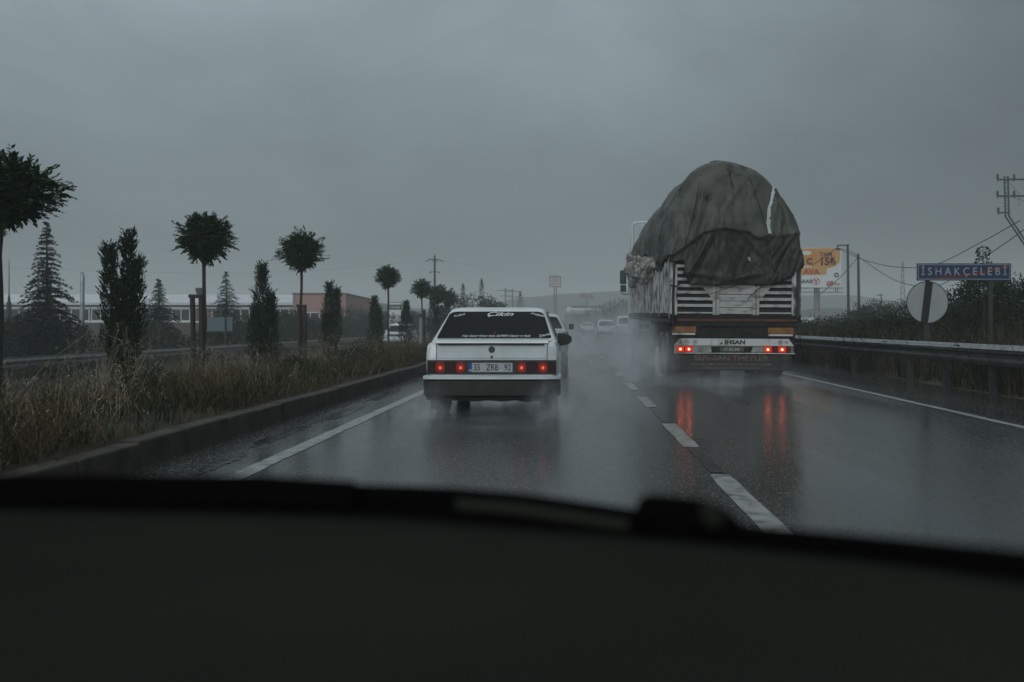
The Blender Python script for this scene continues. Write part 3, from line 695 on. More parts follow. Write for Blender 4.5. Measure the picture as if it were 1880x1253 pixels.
s_.location.z = -.5

# ------------------------------------------------------------ truck
TX0, TX1, TY = 2.03, 4.60, 20.0      # bed sides, rear plane
def truck():
    cx = 3.315
    t = empty('truck', (cx, TY, 0), 0, 'old slat-sided cargo truck with a tarped load driving in the right lane', 'truck')
    def X(x): return x - cx
    L = 13.6; zb = lambda y: 1.36 + .17 * y / L
    # chassis and floor
    c = MB(); c.prismx([(.02, 1.18), (L, 1.34), (L, 1.50), (.02, 1.34)], X(TX0) + .02, X(TX1) - .02)
    for x in (-.5, .5): c.prismx([(.1, .92), (L, 1.05), (L, 1.3), (.1, 1.16)], x - .07, x + .07)
    for y in (.3, 2.2, 4.5, 7, 9.5, 12): c.box(-1.1, 1.1, y, y + .1, 1.02, 1.16)
    c.build('chassis', M_dirty, t)
    rb = MB(); rb.box(X(TX0) + .11, X(TX1) - .05, -.015, .05, 1.215, 1.27, bev=.006); rb.box(X(TX0), X(TX1), -.005, .05, 1.275, 1.36, mi=1); rb.box(X(TX0) + .1, X(TX1) - .05, .0, .05, 1.12, 1.21, mi=1); rb.build('rear_beam', [M_redbeam, M_dirty], t)
    # tailboard
    tb = MB(); xl, xr = X(TX0) + .11, X(TX1) - .15; z0 = 1.375
    pl, pr = X(2.86), X(3.66)       # inner uprights (left edges)
    zz = z0
    for k in range(14):
        z1 = z0 + .132 * k
        if z1 > 2.5: break
        h = .058 if k else .03
        tb.box(xl, pl + .02, .0, .025, z1, z1 + h, bev=.004); tb.box(pr + .10, xr, .0, .025, z1, z1 + h, bev=.004)
        tb.box(pl + .1, pr + .04, .002, .024, z1 - .005, z1 + .118, bev=.004)
    tb.prism([(pl - .0, 1.66), (pl - .0, 1.90), (pl - .20, 1.90)], .003, .022); tb.prism([(pr + .14, 1.64), (pr + .14, 1.90), (pr + .36, 1.90)], .003, .022)
    tb.build('tailboard', M_slat, t)
    dk = MB(); dk.box(xl, xr, .06, .08, 1.36, 2.6); dk.build('load_backing', mat('dark_load_boards', (.02, .02, .018), .8, c2=(.035, .033, .03), scale=6), t)
    for x in (pl, pr):
        p = MB(); p.box(x, x + .045, -.02, .03, 1.345, 1.93, bev=.006); p.box(x + .052, x + .075, -.012, .03, 1.345, 1.93, bev=.004); p.box(x + .082, x + .13, -.02, .03, 1.345, 1.93, bev=.006); p.build('post', M_slat, t)
    p = MB(); p.box(X(TX0) - .02, X(TX0) + .052, -.03, .08, 1.36, 2.42, bev=.008); p.box(X(TX0) + .062, X(TX0) + .115, -.025, .06, 1.34, 2.36, bev=.006); p.build('post', M_wood_w, t)
    p = MB(); p.box(X(TX1) - .155, X(TX1) - .07, -.03, .06, 1.34, 2.28, bev=.008); p.box(X(TX1) - .06, X(TX1) + .0, -.02, .08, 1.30, 2.28, bev=.006, mi=1); p.build('post', [M_wood_w, M_post_d], t)
    # slatted sides: many thin uprights with gaps, boards in three panels
    for sgn, xs in ((-1, X(TX0)), (1, X(TX1))):
        sd = MB(); rg = random.Random(4)
        y = .12
        while y < L - .1:
            wv = rg.uniform(.10, .17); zt = zb(y) + 1.05 + (.10 * math.sin(y * .7)) + rg.uniform(-.04, .05)
            o = rg.uniform(-.012, .012)
            M = Matrix.Translation((o, 0, 0))
            sd.box(xs - .018, xs + .018, y, y + wv, zb(y) + .02, zt, bev=.003, M=M)
            y += wv + (rg.uniform(.03, .07) if rg.random() < .7 else .16)
        for k in range(7):
            z = .09 + .15 * k
            sd.add([(xs + q, y_, zb(y_) + z + dz) for y_ in (.1, L) for q, dz in ((.02, 0), (.045, 0), (.045, .05), (.02, .05))] if sgn < 0 else [(xs - q, y_, zb(y_) + z + dz) for y_ in (.1, L) for q, dz in ((.02, 0), (.045, 0), (.045, .05), (.02, .05))],
                   [(0, 4, 5, 1), (1, 5, 6, 2), (2, 6, 7, 3), (3, 7, 4, 0), (0, 1, 2, 3), (4, 7, 6, 5)])
        sd.build('side_slats', M_wood_w, t)
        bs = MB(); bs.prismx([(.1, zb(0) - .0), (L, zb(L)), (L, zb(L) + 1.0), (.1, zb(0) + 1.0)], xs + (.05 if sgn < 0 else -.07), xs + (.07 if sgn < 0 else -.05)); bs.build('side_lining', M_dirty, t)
        sp = MB()
        for y in (.05, 2.3, 4.7, 7.0, 9.3, 11.6): sp.box(xs - .045, xs - .01 if sgn < 0 else xs + .045, y, y + .07, zb(y) - .08, zb(y) + 1.15, bev=.004)
        sp.build('side_stanchions', mat('dirty_grey_steel', (.10, .10, .095), .6, c2=(.3, .3, .29), scale=9, detail=8), t)
        rail = MB(); rail.prismx([(.0, zb(0) - .16), (L, zb(L) - .16), (L, zb(L) + .0), (.0, zb(0) + .0)], xs - .03, xs + .03)
        for k in range(60): rail.tube([(xs - .04 * (1 if sgn < 0 else -1), .1 + k * .225, zb(k * .225) - .03), (xs - .04 * (1 if sgn < 0 else -1), .1 + k * .225, zb(k * .225) - .1)], .012, 5)
        rail.build('side_rail', M_dirty, t)
    # under-bed boxes, spare carrier, mud guards
    bx = MB(); bx.box(X(TX0) + .0, X(TX0) + .5, 4.2, 5.6, .62, 1.16, bev=.02); bx.build('tool_box', mat('grey_tool_box', (.12, .12, .115), .6, c2=(.05, .05, .045), scale=5), t)
    for s in (-1, 1):
        for y in (1.7, 3.0, 4.3) if s > 0 else (1.7, 3.0): pass
        for y in (1.6, 2.9): wheel(s * .98, y, .50, .52, t)
        wheel(s * .98, 10.6, .50, .52, t); wheel(s * .98, 15.0, .50, .32, t)
        mf = MB(); mf.box(min(s * .72, s * 1.24), max(s * .72, s * 1.24), .95, .965, .30, 1.05); mf.build('mud_flap', M_black, t)
    # orange reflector boards with pale strip
    for x0, x1, z1 in ((X(2.04), X(2.53), 1.0), (X(3.97), X(4.49), .985)):
        q = MB(); q.box(x0, x1, -.01, .0, z1 - .01, z1 + .115, bev=.003); ob = q.build('reflector_board', M_orange, t)
        q = MB(); q.box(x0 + .01, x1 - .02, -.013, -.001, z1 - .055, z1 - .018, bev=.003); q.build('pale_strip', M_grime, ob)
    dkb = MB(); dkb.box(X(2.06), X(4.52), .03, .05, .66, 1.19); dkb.build('rear_crossmember', M_dirty, t)
    # bumper bar
    ub = MB(); ub.prism([(X(2.085), .735), (X(4.48), .735), (X(4.375), .875), (X(2.20), .875)], -.06, -.03); bo = ub.build('bumper', M_grime, t)
    text('bumper_lettering', 'IHSAN', .115, (X(3.30), -.0615, .80), M_letter_k, bo, sx=1.25, fat=.0055)
    tri = MB(); tri.prism([(X(2.985), .76), (X(3.05), .76), (X(3.05), .82)], -.0625, -.06); tri.build('bumper_mark', M_letter_k, bo)
    for px, s, r in ((1249, '80', .038), (1260, '70', .042), (1275, '60', .040), (1431, '80', .042), (1442, '70', .03)):
        x = X((px - 1046) / F * TY); q = MB()
        if px != 1442 and px != 1249: q.ring((x, .80), r, r + .007, -.0612)
        if q.v: q.build('speed_disc', M_letter_k, bo)
        text('speed_lettering', s, .062 if px != 1442 else .078, (x, -.0618, .80), M_letter_k, bo, sx=.8, fat=.001)
    lp = MB(); lp.box(X(2.09), X(4.48), -.045, -.02, .60, .73); lpo = lp.build('lamp_panel', mat('grimy_lamp_panel', (.33, .34, .335), .5, c2=(.12, .12, .11), scale=5, detail=8), t)
    text('panel_mark', 'L', .05, (X(2.62), -.046, .63), M_letter_k, lpo); text('panel_mark', 'R', .05, (X(3.91), -.046, .63), M_letter_k, lpo)
    dp = MB(); dp.prism([(X(2.84), .595), (X(2.82), .715), (X(3.66), .715), (X(3.62), .595)], -.055, -.04); dpo = dp.build('plate_holder', M_dirty, t)
    np = MB(); np.box(X(3.005), X(3.48), -.062, -.05, .615, .70, bev=.003); npo = np.build('number_plate', M_plate_d, dpo)
    text('plate_lettering', '17 ED 343', .082, (X(3.24), -.0635, .657), M_grime, npo, sx=.9)
    for x0, x1 in ((X(2.125), X(2.455)), (X(3.885), X(4.42))):
        q = MB(); q.box(x0, x1, -.058, -.04, .595, .725, bev=.005); lo = q.build('tail_light', M_red_l, t)
        xs = (x0 + .085, x0 + .255) if x0 < 0 else (x0 + .075, x0 + .36)
        for xx in xs:
            q = MB(); q.box(xx - .075, xx + .075, -.066, -.055, .605, .718, bev=.008); q.build('lit_lens', M_tr_on, lo)
            q = MB(); q.disc((xx, .66), .019, -.075, -.06, 12); q.build('bulb', M_tr_bulb, lo)
    st = MB(); st.box(X(2.09), X(4.50), -.075, -.02, .573, .590, bev=.003); st.build('chrome_strip', M_grime, t)
    # underrun board with lettering
    ur = MB(); ur.box(X(2.03), X(4.44), -.03, -.01, .235, .563, bev=.004); uo = ur.build('mud_board', mat('black_mud_board', (.016, .017, .015), .55, c2=(.03, .03, .027), scale=4, detail=8), t)
    pn = MB(); pn.box(X(2.28), X(4.18), -.0325, -.025, .405, .555); pn.box(X(3.22), X(3.40), -.034, -.03, .407, .553, mi=1); pn.box(X(2.28), X(4.18), -.0325, -.025, .25, .398, mi=2)
    pn.build('sign_panel', [mat('brown_panel', (.042, .034, .030), .6, c2=(.03, .028, .025), scale=6), mat('red_square', (.075, .02, .018), .6), mat('faded_panel', (.034, .034, .030), .6)], uo)
    M_fade = mat('faded_lettering', (.22, .17, .14), .7, c2=(.10, .085, .07), scale=14, detail=8)
    text('board_lettering', 'SERI-SAN THEYLER', .150, (X(3.23), -.0355, .483), M_fade, uo, sx=1.19, fat=.002)
    text('board_lettering', 'DORSE VE DAMPER SANAYI & OTOMATIK SASE DUZELTME', .060, (X(3.23), -.0335, .358), M_fade, uo, sx=1.03, fat=.0008)
    text('board_lettering', 'TAMIR BAKIM VE YEDEK PARCA SATISI', .055, (X(3.23), -.0335, .285), M_fade, uo, sx=1.2, fat=.0005)
    for x, z, s in ((X(2.155), .505, '80'), (X(2.155), .33, '60'), (X(4.31), .51, '80'), (X(4.31), .325, '70')):
        q = MB(); q.ring((x, z), .045, .052, -.0312); q.build('speed_disc', M_fade, uo); text('speed_lettering', s, .055, (x, -.0315, z), M_fade, uo, sx=.8)
    # tractor cab with roof fairing and mirrors
    cb = MB(); cb.box(-1.22, 1.22, 14.2, 16.2, 1.0, 3.5, bev=.08); cb.build('cab', M_white2, t)
    fr = MB(); fr.prismx([(13.75, 3.3), (13.75, 4.5), (13.85, 4.62), (14.6, 4.5), (16.0, 3.6), (16.0, 3.3)], -1.2, 1.1); fr.build('roof_fairing', M_white2, t)
    ft = MB(); ft.tube([(-1.215, 13.74, 3.3), (-1.215, 13.74, 4.5), (-1.17, 13.74, 4.60), (-1.0, 13.74, 4.62), (1.0, 13.74, 4.62)], .03, 8); ft.build('fairing_edge', M_letter_w, t)
    for s in (-1, 1):
        mr_ = MB(); mr_.box(min(s * 1.28, s * 1.52), max(s * 1.28, s * 1.52), 16.0, 16.12, 2.62, 3.12, bev=.04)
        mr_.box(min(s * 1.29, s * 1.50), max(s * 1.29, s * 1.50), 16.0, 16.12, 2.34, 2.59, bev=.03)
        mo = mr_.build('wing_mirror', mat('mirror_shell', (.03, .045, .045), .4), t)
        q = MB(); q.tube([(s * 1.2, 16.05, 3.2), (s * 1.36, 16.05, 3.2), (s * 1.38, 16.05, 3.1)], .015, 6); q.tube([(s * 1.2, 16.05, 2.24), (s * 1.42, 16.05, 2.26), (s * 1.46, 16.05, 2.36)], .015, 6); q.build('mirror_arm', M_post_d, mo)
    t.rotation_euler = (0, R(.35), 0)
    return t
truck()

# load under a tarp: one draped sheet
def tarp():
    cx = 3.36
    t = empty('tarpaulin', (cx, TY, 1.4), 0, 'patched grey tarpaulin roped over the bulging load of the truck', 'tarpaulin')
    def arc_z(X):     # edge of the upper sheet on the rear
        P = [(2.1, 2.55), (2.23, 2.6), (2.67, 2.98), (3.1, 3.07), (3.54, 3.0), (3.76, 2.86), (4.0, 2.93), (4.3, 2.92), (5.2, 3.1)]
        for (a, za), (b_, zb_) in zip(P, P[1:]):
            if X <= b_: return za + (zb_ - za) * max(0, X - a) / (b_ - a)
        return 3.0
    # stations along y: (y, height factor, half-width factor, hem z left, hem z right)
    ST = [(-.06, 0.0, .80), (-.075, .13, .86), (-.07, .30, .93), (-.04, .47, .99), (.03, .62, 1.02), (.14, .745, 1.03), (.33, .85, 1.03), (.6, .925, 1.02), (.95, .97, 1.01), (1.5, 1.0, 1.0), (2.6, .985, .99), (4, 1.0, 1.0), (5.5, .98, 1.0), (7, 1.0, 1.0), (8.6, .985, 1.0), (10, 1.0, .99), (11.5, .99, 1.0), (12.6, .96, .99), (13.1, .86, .97), (13.35, .6, .95), (13.4, .2, .9)]
    def st(v):
        f = v * (len(ST) - 1); i = min(int(f), len(ST) - 2); u = f - i
        p0, p1, p2, p3 = ST[max(0, i - 1)], ST[i], ST[i + 1], ST[min(len(ST) - 1, i + 2)]
        return [.5 * ((2 * b) + (-a + c) * u + (2 * a - 5 * b + 4 * c - d) * u * u + (-a + 3 * b - 3 * c + d) * u ** 3) for a, b, c, d in zip(p0, p1, p2, p3)]
    NU, NV = 190, 230; vs = []; TOP = 4.66
    for j in range(NV + 1):
        v = j / NV; y, hf, wf = st(v)
        hem_c = 1.96; 
        zt = hem_c + (TOP - hem_c) * hf
        for i in range(NU + 1):
            u = i / NU; a = math.pi * (1 - u); ca, sa = math.cos(a), math.sin(a)
            ex = .80; X_ = (abs(ca) ** ex) * (1 if ca > 0 else -1) * 1.33 * wf
            # hems: higher on the left side forward, lower at the rear; asymmetric dome leaning left
            hemL = 2.42 + .10 * math.sin(y * 2.1) + .66 * max(0, min(1, (y - 3.2) / 4.5))
            hemR = 2.3
            rear_t = max(0, 1 - (y + .06) / .35)
            if rear_t > 0:
                xx = X_ / 1.33
                hb = 1.93 + .50 * max(0, min(1, (-xx - .70) / .10)) + .34 * max(0, xx - .35) ** 1.3 * 2 + .03 * math.sin(xx * 7)
            hem = (hemL if ca < 0 else hemR); blend = min(1, abs(ca) ** 3 * 1.1) 
            hem = hem_c + (hem - hem_c) * blend
            if rear_t > 0: hem = hem * (1 - rear_t) + hb * rear_t
            z = hem + (zt - hem) * (sa ** .82) if zt > hem else hem - .0
            Xw = cx + X_
            # shoulders narrower at top right
            k = max(0, (z - 3.3) / 1.36); Xw -= (.10 * k * k + (.24 * k * k if X_ > 0 else -.02 * k))
            p = Vector((Xw, TY + y, z))
            vs.append(p)
    me = bpy.data.meshes.new('cover'); n = NU + 1
    fs = [(j * n + i, j * n + i + 1, (j + 1) * n + i + 1, (j + 1) * n + i) for j in range(NV) for i in range(NU)]
    me.from_pydata([tuple(v) for v in vs], [], fs); me.update()
    nr = [v.normal.copy() for v in me.vertices]
    cen = Vector((cx, 0, 3.0)); out_ = []
    FOLDS = [(2.75, 4.0, 2.46, 2.85, .05, .035), (2.68, 3.95, 2.38, 2.9, -.05, .03), (2.86, 3.9, 2.6, 3.0, -.04, .03), (3.58, 4.15, 3.9, 3.0, .05, .035), (3.66, 4.1, 3.98, 3.05, -.05, .03), (2.85, 3.0, 2.25, 2.0, .06, .05), (2.95, 2.95, 2.4, 1.95, -.05, .035),
             (2.86, 3.02, 2.88, 2.5, -.04, .03), (3.05, 3.03, 3.72, 2.15, .055, .045), (3.12, 3.0, 3.82, 2.2, -.05, .03), (3.5, 2.95, 4.1, 2.3, .05, .04), (3.95, 2.85, 4.05, 2.2, -.04, .03), (4.50, 3.0, 4.08, 2.4, .06, .045), (4.44, 2.95, 4.0, 2.38, -.05, .03),
             (3.9, 2.2, 3.0, 2.02, .05, .05), (2.3, 2.2, 3.1, 2.1, .04, .05), (3.25, 3.4, 3.4, 3.05, -.03, .025), (2.2, 3.5, 2.1, 2.7, .05, .05), (2.3, 3.9, 2.18, 3.2, -.05, .035), (4.15, 4.1, 4.4, 3.1, -.05, .04), (2.85, 4.08, 3.6, 4.13, -.025, .02)]
    rg = random.Random(77)
    for k in range(26):
        x0 = rg.uniform(2.2, 4.5); z0 = rg.uniform(2.7, 4.2); an = rg.gauss(0, .35); L_ = rg.uniform(.3, .9)
        FOLDS.append((x0, z0, x0 + math.sin(an) * L_, z0 - math.cos(an) * L_, rg.choice((-1, 1)) * rg.uniform(.012, .028), rg.uniform(.018, .035)))
    SIDEF = []
    for k in range(60):
        y0 = rg.uniform(.6, 12.8); z0 = rg.uniform(3.0, 4.5); an = rg.gauss(0, .5); L_ = rg.uniform(.5, 1.4)
        SIDEF.append((y0, z0, y0 + math.sin(an) * L_, z0 - math.cos(an) * L_, rg.choice((-1, 1)) * rg.uniform(.03, .07), rg.uniform(.05, .11)))
    for q, (p, nn) in enumerate(zip(vs, nr)):
        c = Vector((cen.x, max(TY + .9, min(p.y, TY + 12.5)), 3.0))
        if (p - c).dot(nn) < 0: nn = -nn
        y = p.y - TY
        d = .11 * noise.noise(Vector((p.x * .9, p.y * .8, p.z * .9)))
        # bulging bales
        d += .05 * noise.noise(Vector((p.x * 2.1 + 7, p.y * 1.3, p.z * 2.1)))
        # vertical drape folds, stronger low down
        low = max(0, min(1, (4.2 - p.z) / 1.6))
        f1 = noise.noise(Vector((p.x * 3.4 + p.z * .9, p.y * 2.4, p.z * .5 + 4))); f1 = 1 - abs(f1) * 2.6
        d += .022 * max(-.3, f1) * low
        f2 = noise.noise(Vector((p.x * 8 - p.z * 2.5, p.y * 5, p.z * 1.2 + 9))); d += .010 * (1 - abs(f2) * 3) * (.3 + low)
        f3 = noise.noise(Vector((p.x * 3 + p.z * 3.2, p.y * 3, p.z * 1.5 - p.x * 1.5))); d += .012 * max(0, 1 - abs(f3) * 6)
        # pulled folds fanning down from two rope points on the rear
        if y < .7:
            for (ax, az) in ((2.55, 3.9), (4.15, 4.0), (3.1, 3.0), (4.35, 2.7), (2.3, 3.1)):
                dx, dz = p.x - ax, az - p.z
                if dz > 0:
                    th = math.atan2(dx, dz); rr = math.hypot(dx, dz)
                    d += .010 * math.exp(-(rr - .5) ** 2 / .35) * math.cos(th * 11) * math.exp(-th * th * 1.6)
            for (x0, z0, x1, z1, am, wd) in FOLDS:
                vx, vz = x1 - x0, z1 - z0; L2 = vx * vx + vz * vz; u = max(0, min(1, ((p.x - x0) * vx + (p.z - z0) * vz) / L2))
                dd = math.hypot(p.x - x0 - vx * u, p.z - z0 - vz * u); d += am * math.sin(math.pi * (.12 + .8 * u)) * math.exp(-dd * dd / (wd * wd))
            az = arc_z(p.x) + .02 * math.sin(p.x * 9)
            if p.z > az: d += .040 * max(.2, 1 - max(0, abs(p.x - 3.2) - .7) * 1.2)
            else: d += .012 * math.sin(p.x * 5)
        if y > .3:
            for (y0, z0, y1, z1, am, wd) in SIDEF:
                if (y0 + y1) / 2 - 2 < y < (y0 + y1) / 2 + 2 and p.x < cx + .3:
                    vx, vz = y1 - y0, z1 - z0; L2 = vx * vx + vz * vz; u = max(0, min(1, ((y - y0) * vx + (p.z - z0) * vz) / L2))
                    dd = math.hypot(y - y0 - vx * u, p.z - z0 - vz * u); d += am * math.sin(math.pi * (.12 + .8 * u)) * math.exp(-dd * dd / (wd * wd))
        # rope cinch lines every 2.2 m
        d -= .05 * math.exp(-((y % 2.2) - 1.1) ** 2 / .006) * low
        out_.append(p + nn * d)
    for v, p in zip(me.vertices, out_): v.co = p - Vector((cx, TY, 1.4))
    for m in (M_tarp, M_tarp2, M_patch): me.materials.append(m)
    mi = []; sm = [True] * len(fs)
    for f in fs:
        p = vs[f[0]]; y = p.y - TY; m = 0
        if y < .7 and p.z < arc_z(p.x) + .02 * math.sin(p.x * 9): m = 1
        if y < 1.6 and p.z > 3.6:
            for (ax, az, w_, h_) in ((3.27, 4.29, .07, .14), (3.56, 4.36, .06, .07), (3.35, 4.17, .13, .025), (3.0, 4.02, .06, .03), (2.78, 3.62, .045, .13), (3.55, 4.0, .02, .09)):
                if abs(p.x - ax + .03 * math.sin(p.z * 40)) < w_ and abs(p.z - az + .03 * math.sin(p.x * 30)) < h_: m = 2
        if y > .7 and p.x < 2.6 and noise.noise(Vector((p.y * .8, p.z * 1.2, 5))) > .18: m = 1
        mi.append(m)
    me.polygons.foreach_set('material_index', mi); me.polygons.foreach_set('use_smooth', sm); me.update()
    o = bpy.data.objects.new('cover', me); col.objects.link(o); o.parent = t
    md = o.modifiers.new('thick', 'SOLIDIFY'); md.thickness = .012
    # ropes and strips lie on the cover: dropped onto it along the road direction or sideways
    bvh = BVHTree.FromPolygons([tuple(p) for p in out_], fs)
    def drape(pts, r, name, m, dy=1, off=.008, flat=None):
        P = []
        for (x0, z0), (x1, z1) in zip(pts, pts[1:]):
            k = max(2, int(math.hypot(x1 - x0, z1 - z0) / .04))
            for i in range(k): P.append((x0 + (x1 - x0) * i / k, z0 + (z1 - z0) * i / k))
        P.append(pts[-1]); Q = []; NRM = []
        for x, z in P:
            h = bvh.ray_cast(Vector((x, TY - 3, z)), Vector((0, 1, 0)), 8)
            if h[0]: Q.append(h[0] - Vector((cx, TY, 1.4)) + Vector((0, -off, 0)))
        if len(Q) < 2: return
        b = MB()
        if flat is None: b.tube(Q, r, 6)
        else:
            V = []
            for i, q in enumerate(Q):
                ww = flat * (1 + .45 * noise.noise(Vector((i * .5, 1, 1)))); V += [(q.x - ww + .012 * noise.noise(Vector((i * .9, 4, 0))), q.y - .004, q.z), (q.x + ww * (1 + .8 * noise.noise(Vector((i * .7, 8, 0)))), q.y - .004, q.z)]
            b.add(V, [(2 * i, 2 * i + 1, 2 * i + 3, 2 * i + 2) for i in range(len(Q) - 1)])
        return b.build(name, m, t)
    drape([(2.12, 2.60), (2.25, 2.68), (2.67, 3.0), (3.1, 3.09), (3.54, 3.02), (3.76, 2.88), (4.0, 2.95)], .014, 'rope', M_rope, off=.0)
    drape([(2.62, 4.05), (2.45, 3.2), (2.22, 2.5)], .007, 'rope', M_rope)
    drape([(4.30, 3.2), (4.1, 2.7), (3.5, 2.2), (2.9, 2.02)], .007, 'rope', M_rope)
    drape([(2.9, 2.95), (2.6, 2.3), (2.25, 1.98)], .007, 'rope', M_rope)
    drape([(3.55, 3.05), (3.58, 2.5), (3.6, 2.0)], .007, 'rope', M_rope)
    drape([(4.18, 4.10), (4.12, 3.85), (4.05, 3.62), (4.0, 3.5)], .01, 'torn_strip', M_strip, flat=.028, off=.012)
    drape([(4.0, 3.5), (3.97, 3.2), (4.0, 2.98)], .01, 'torn_strip', M_strip, flat=.034, off=.012)
    drape([(4.30, 4.0), (4.43, 3.75), (4.52, 3.5), (4.58, 3.3)], .01, 'torn_strip', M_strip, flat=.02, off=.012)
    # loose lashing ropes from tarp corner to the tailboard
    lr = MB(); lr.tube([(2.0 - cx, -.09, .55), (2.12 - cx, -.08, .52), (2.24 - cx, -.09, .60)], .016, 6); lr.tube([(2.62 - cx, -.085, .30), (3.2 - cx, -.10, .50), (3.55 - cx, -.10, .62)], .007, 5)
    lr.tube([(3.55 - cx, -.085, .26), (3.75 - cx, -.09, .45), (3.95 - cx, -.09, .62)], .010, 5); lr.tube([(2.07 - cx, -.06, -.35), (2.06 - cx, -.07, .3), (2.1 - cx, -.05, 1.0)], .022, 6); lr.build('lashing_rope', M_rope, t)
    return t
tarp()
# raw wool / fibre bulging out over the left side boards
wb = MB(); rg = random.Random(5)
for k in range(170):
    yy = rg.uniform(3.6, 13.3); zz = rg.random(); r = rg.uniform(.06, .19)
    c = Vector((2.09 + rg.uniform(-.09, .12) - .08 * math.sin(zz * 3), TY + yy, 2.28 + (.32 + .065 * max(0, yy - 4) ** 1.05) * zz + .012 * yy))
    bm = bmesh.new(); bmesh.ops.create_icosphere(bm, subdivisions=3, radius=1)
    for v in bm.verts:
        d = v.co.normalized(); q = 1 + .45 * noise.noise(d * 2.1 + c) + .32 * noise.noise(d * 5.3 + c) + .16 * noise.noise(d * 12 + c)
        v.co = c + Vector((d.x * r * .7, d.y * r * 1.5, d.z * r)) * q
    wb.bm(bm, 0, True)
for k in range(500):
    yy = rg.uniform(3, 13.3); p = Vector((1.98 + rg.uniform(-.12, .08), TY + yy, 2.12 + rg.random() ** 1.2 * (.35 + .07 * yy)))
    leafquad(wb, p, rv(rg) + Vector((-.3, 0, -.7)), rdir(rg), rg.uniform(.04, .10), rg.uniform(.008, .02))
tag(wb.build('wool_bale', M_wool, fix=False), 'burst pale fibre bale bulging over the truck side under the tarp', 'bale')

# ------------------------------------------------------------ median planting
round_tree(-7.0, 12.3, 0.02, 3.22, .66, .44, 1, 'nearest round-headed tree, cut by the left picture edge', skew=.03, nsp=900)
round_tree(-7.08, 19.2, 0.02, 3.33, .53, .52, 2, 'round-headed tree tied to a stake, behind the double-peaked shrub', skew=.02, nsp=800)
round_tree(-6.9, 25.7, 0.02, 3.58, .60, .56, 3, 'round-headed tree in front of the pink end of the brick building', skew=.01, nsp=850)
round_tree(-6.9, 38.0, 0.02, 3.40, .47, .45, 4, 'lone small round-headed tree whose thin trunk crosses the oncoming four by four', nsp=620)
round_tree(-6.9, 46.5, 0.02, 3.30, .47, .50, 5, 'round-headed tree left of the power pole', nsp=520)
round_tree(-6.85, 51.5, 0.02, 3.25, .62, .55, 6, 'broad round-headed tree at the foot of the power pole', nsp=620)
round_tree(-6.85, 57.0, 0.02, 3.15, .52, .50, 7, 'round-headed tree nearest above the roof corner of the white sedan', nsp=480)
def stakes(X, Y, label, xs, zt):
    t = empty('tree_stake', (X, Y, 0), 0, label, 'stake')
    for x in xs: b = MB(); b.tube([(x, 0, -.2), (x + .01, 0, zt * .5), (x - .005, 0, zt)], .048, 8); b.build('post', M_stake, t)
    b = MB(); b.tube([(xs[0] - .07, -.0, zt - .02), (xs[1] + .04, 0, zt - .03)], .035, 8); b.build('crossbar', M_stake, t)
stakes(-7.17, 18.95, 'pair of dark stakes with a crossbar holding the tree behind the double-peaked shrub', (.0, .165), 1.72)
stakes(-6.84, 25.4, 'pair of dark stakes at the tree before the pink building end', (-.05, .09), 1.66)
stakes(-7.05, 12.1, 'dark stakes beside the tree cut by the left picture edge', (-.03, .10), 1.9)
juniper(-6.55, 14.6, 0.05, 2.36, .26, 21, 'large near shrub with two peaks and weeds round its foot', peaks=((-.19, .93), (.08, 1.0), (.20, .84), (-.04, .70)), n=8500, vee=True)
juniper(-7.05, 22.9, 0.0, 2.42, .40, 22, 'tall flame-shaped shrub right of the blank blue-grey sign', n=8500, peaks=((0, 1), (.16, .72), (-.15, .6)))
juniper(-6.95, 29.0, 0.0, 2.24, .38, 23, 'shrub with a ragged top before the right edge of the pink building end', n=6500, peaks=((-.06, 1), (.16, .93), (-.15, .6)))
juniper(-6.9, 35.2, 0.0, 2.0, .36, 24, 'shrub just left of the oncoming four by four', n=5000, peaks=((0, 1), (.14, .8)))
juniper(-6.9, 42.0, 0.0, 2.0, .31, 25, 'narrow shrub just right of the oncoming four by four', n=4200)
juniper(-6.7, 48.6, 0.0, 2.15, .55, 26, 'shrub behind the pale marker post', n=4200, peaks=((0, 1), (.25, .9)))
juniper(-6.6, 53.5, 0.0, 2.25, .6, 27, 'broad shrub against the rear corner of the white sedan', n=4000, peaks=((0, 1), (-.25, .9)))
juniper(-6.7, 60.5, 0.0, 2.1, .6, 28, 'farthest shrub of the row, beside the sedan roof', n=3000, peaks=((0, 1), (.3, .8)))
mp_ = MB(); mp_.box(-.06, .06, -.06, .06, -.1, 1.62, bev=.012); mp_.box(-.065, .065, -.065, .065, 1.40, 1.55, mi=1)
o = mp_.build('marker_post', [M_conc, M_post_d]); o.location = (-6.05, 40.5, .05); tag(o, 'pale concrete marker post between shrub and white sedan', 'post')
mp_ = MB(); mp_.box(-.05, .05, -.05, .05, -.1, 1.75, bev=.01); o = mp_.build('marker_post', [M_stake]); o.location = (-6.2, 42.5, .05); tag(o, 'dark wooden post just right of the pale marker post', 'post')
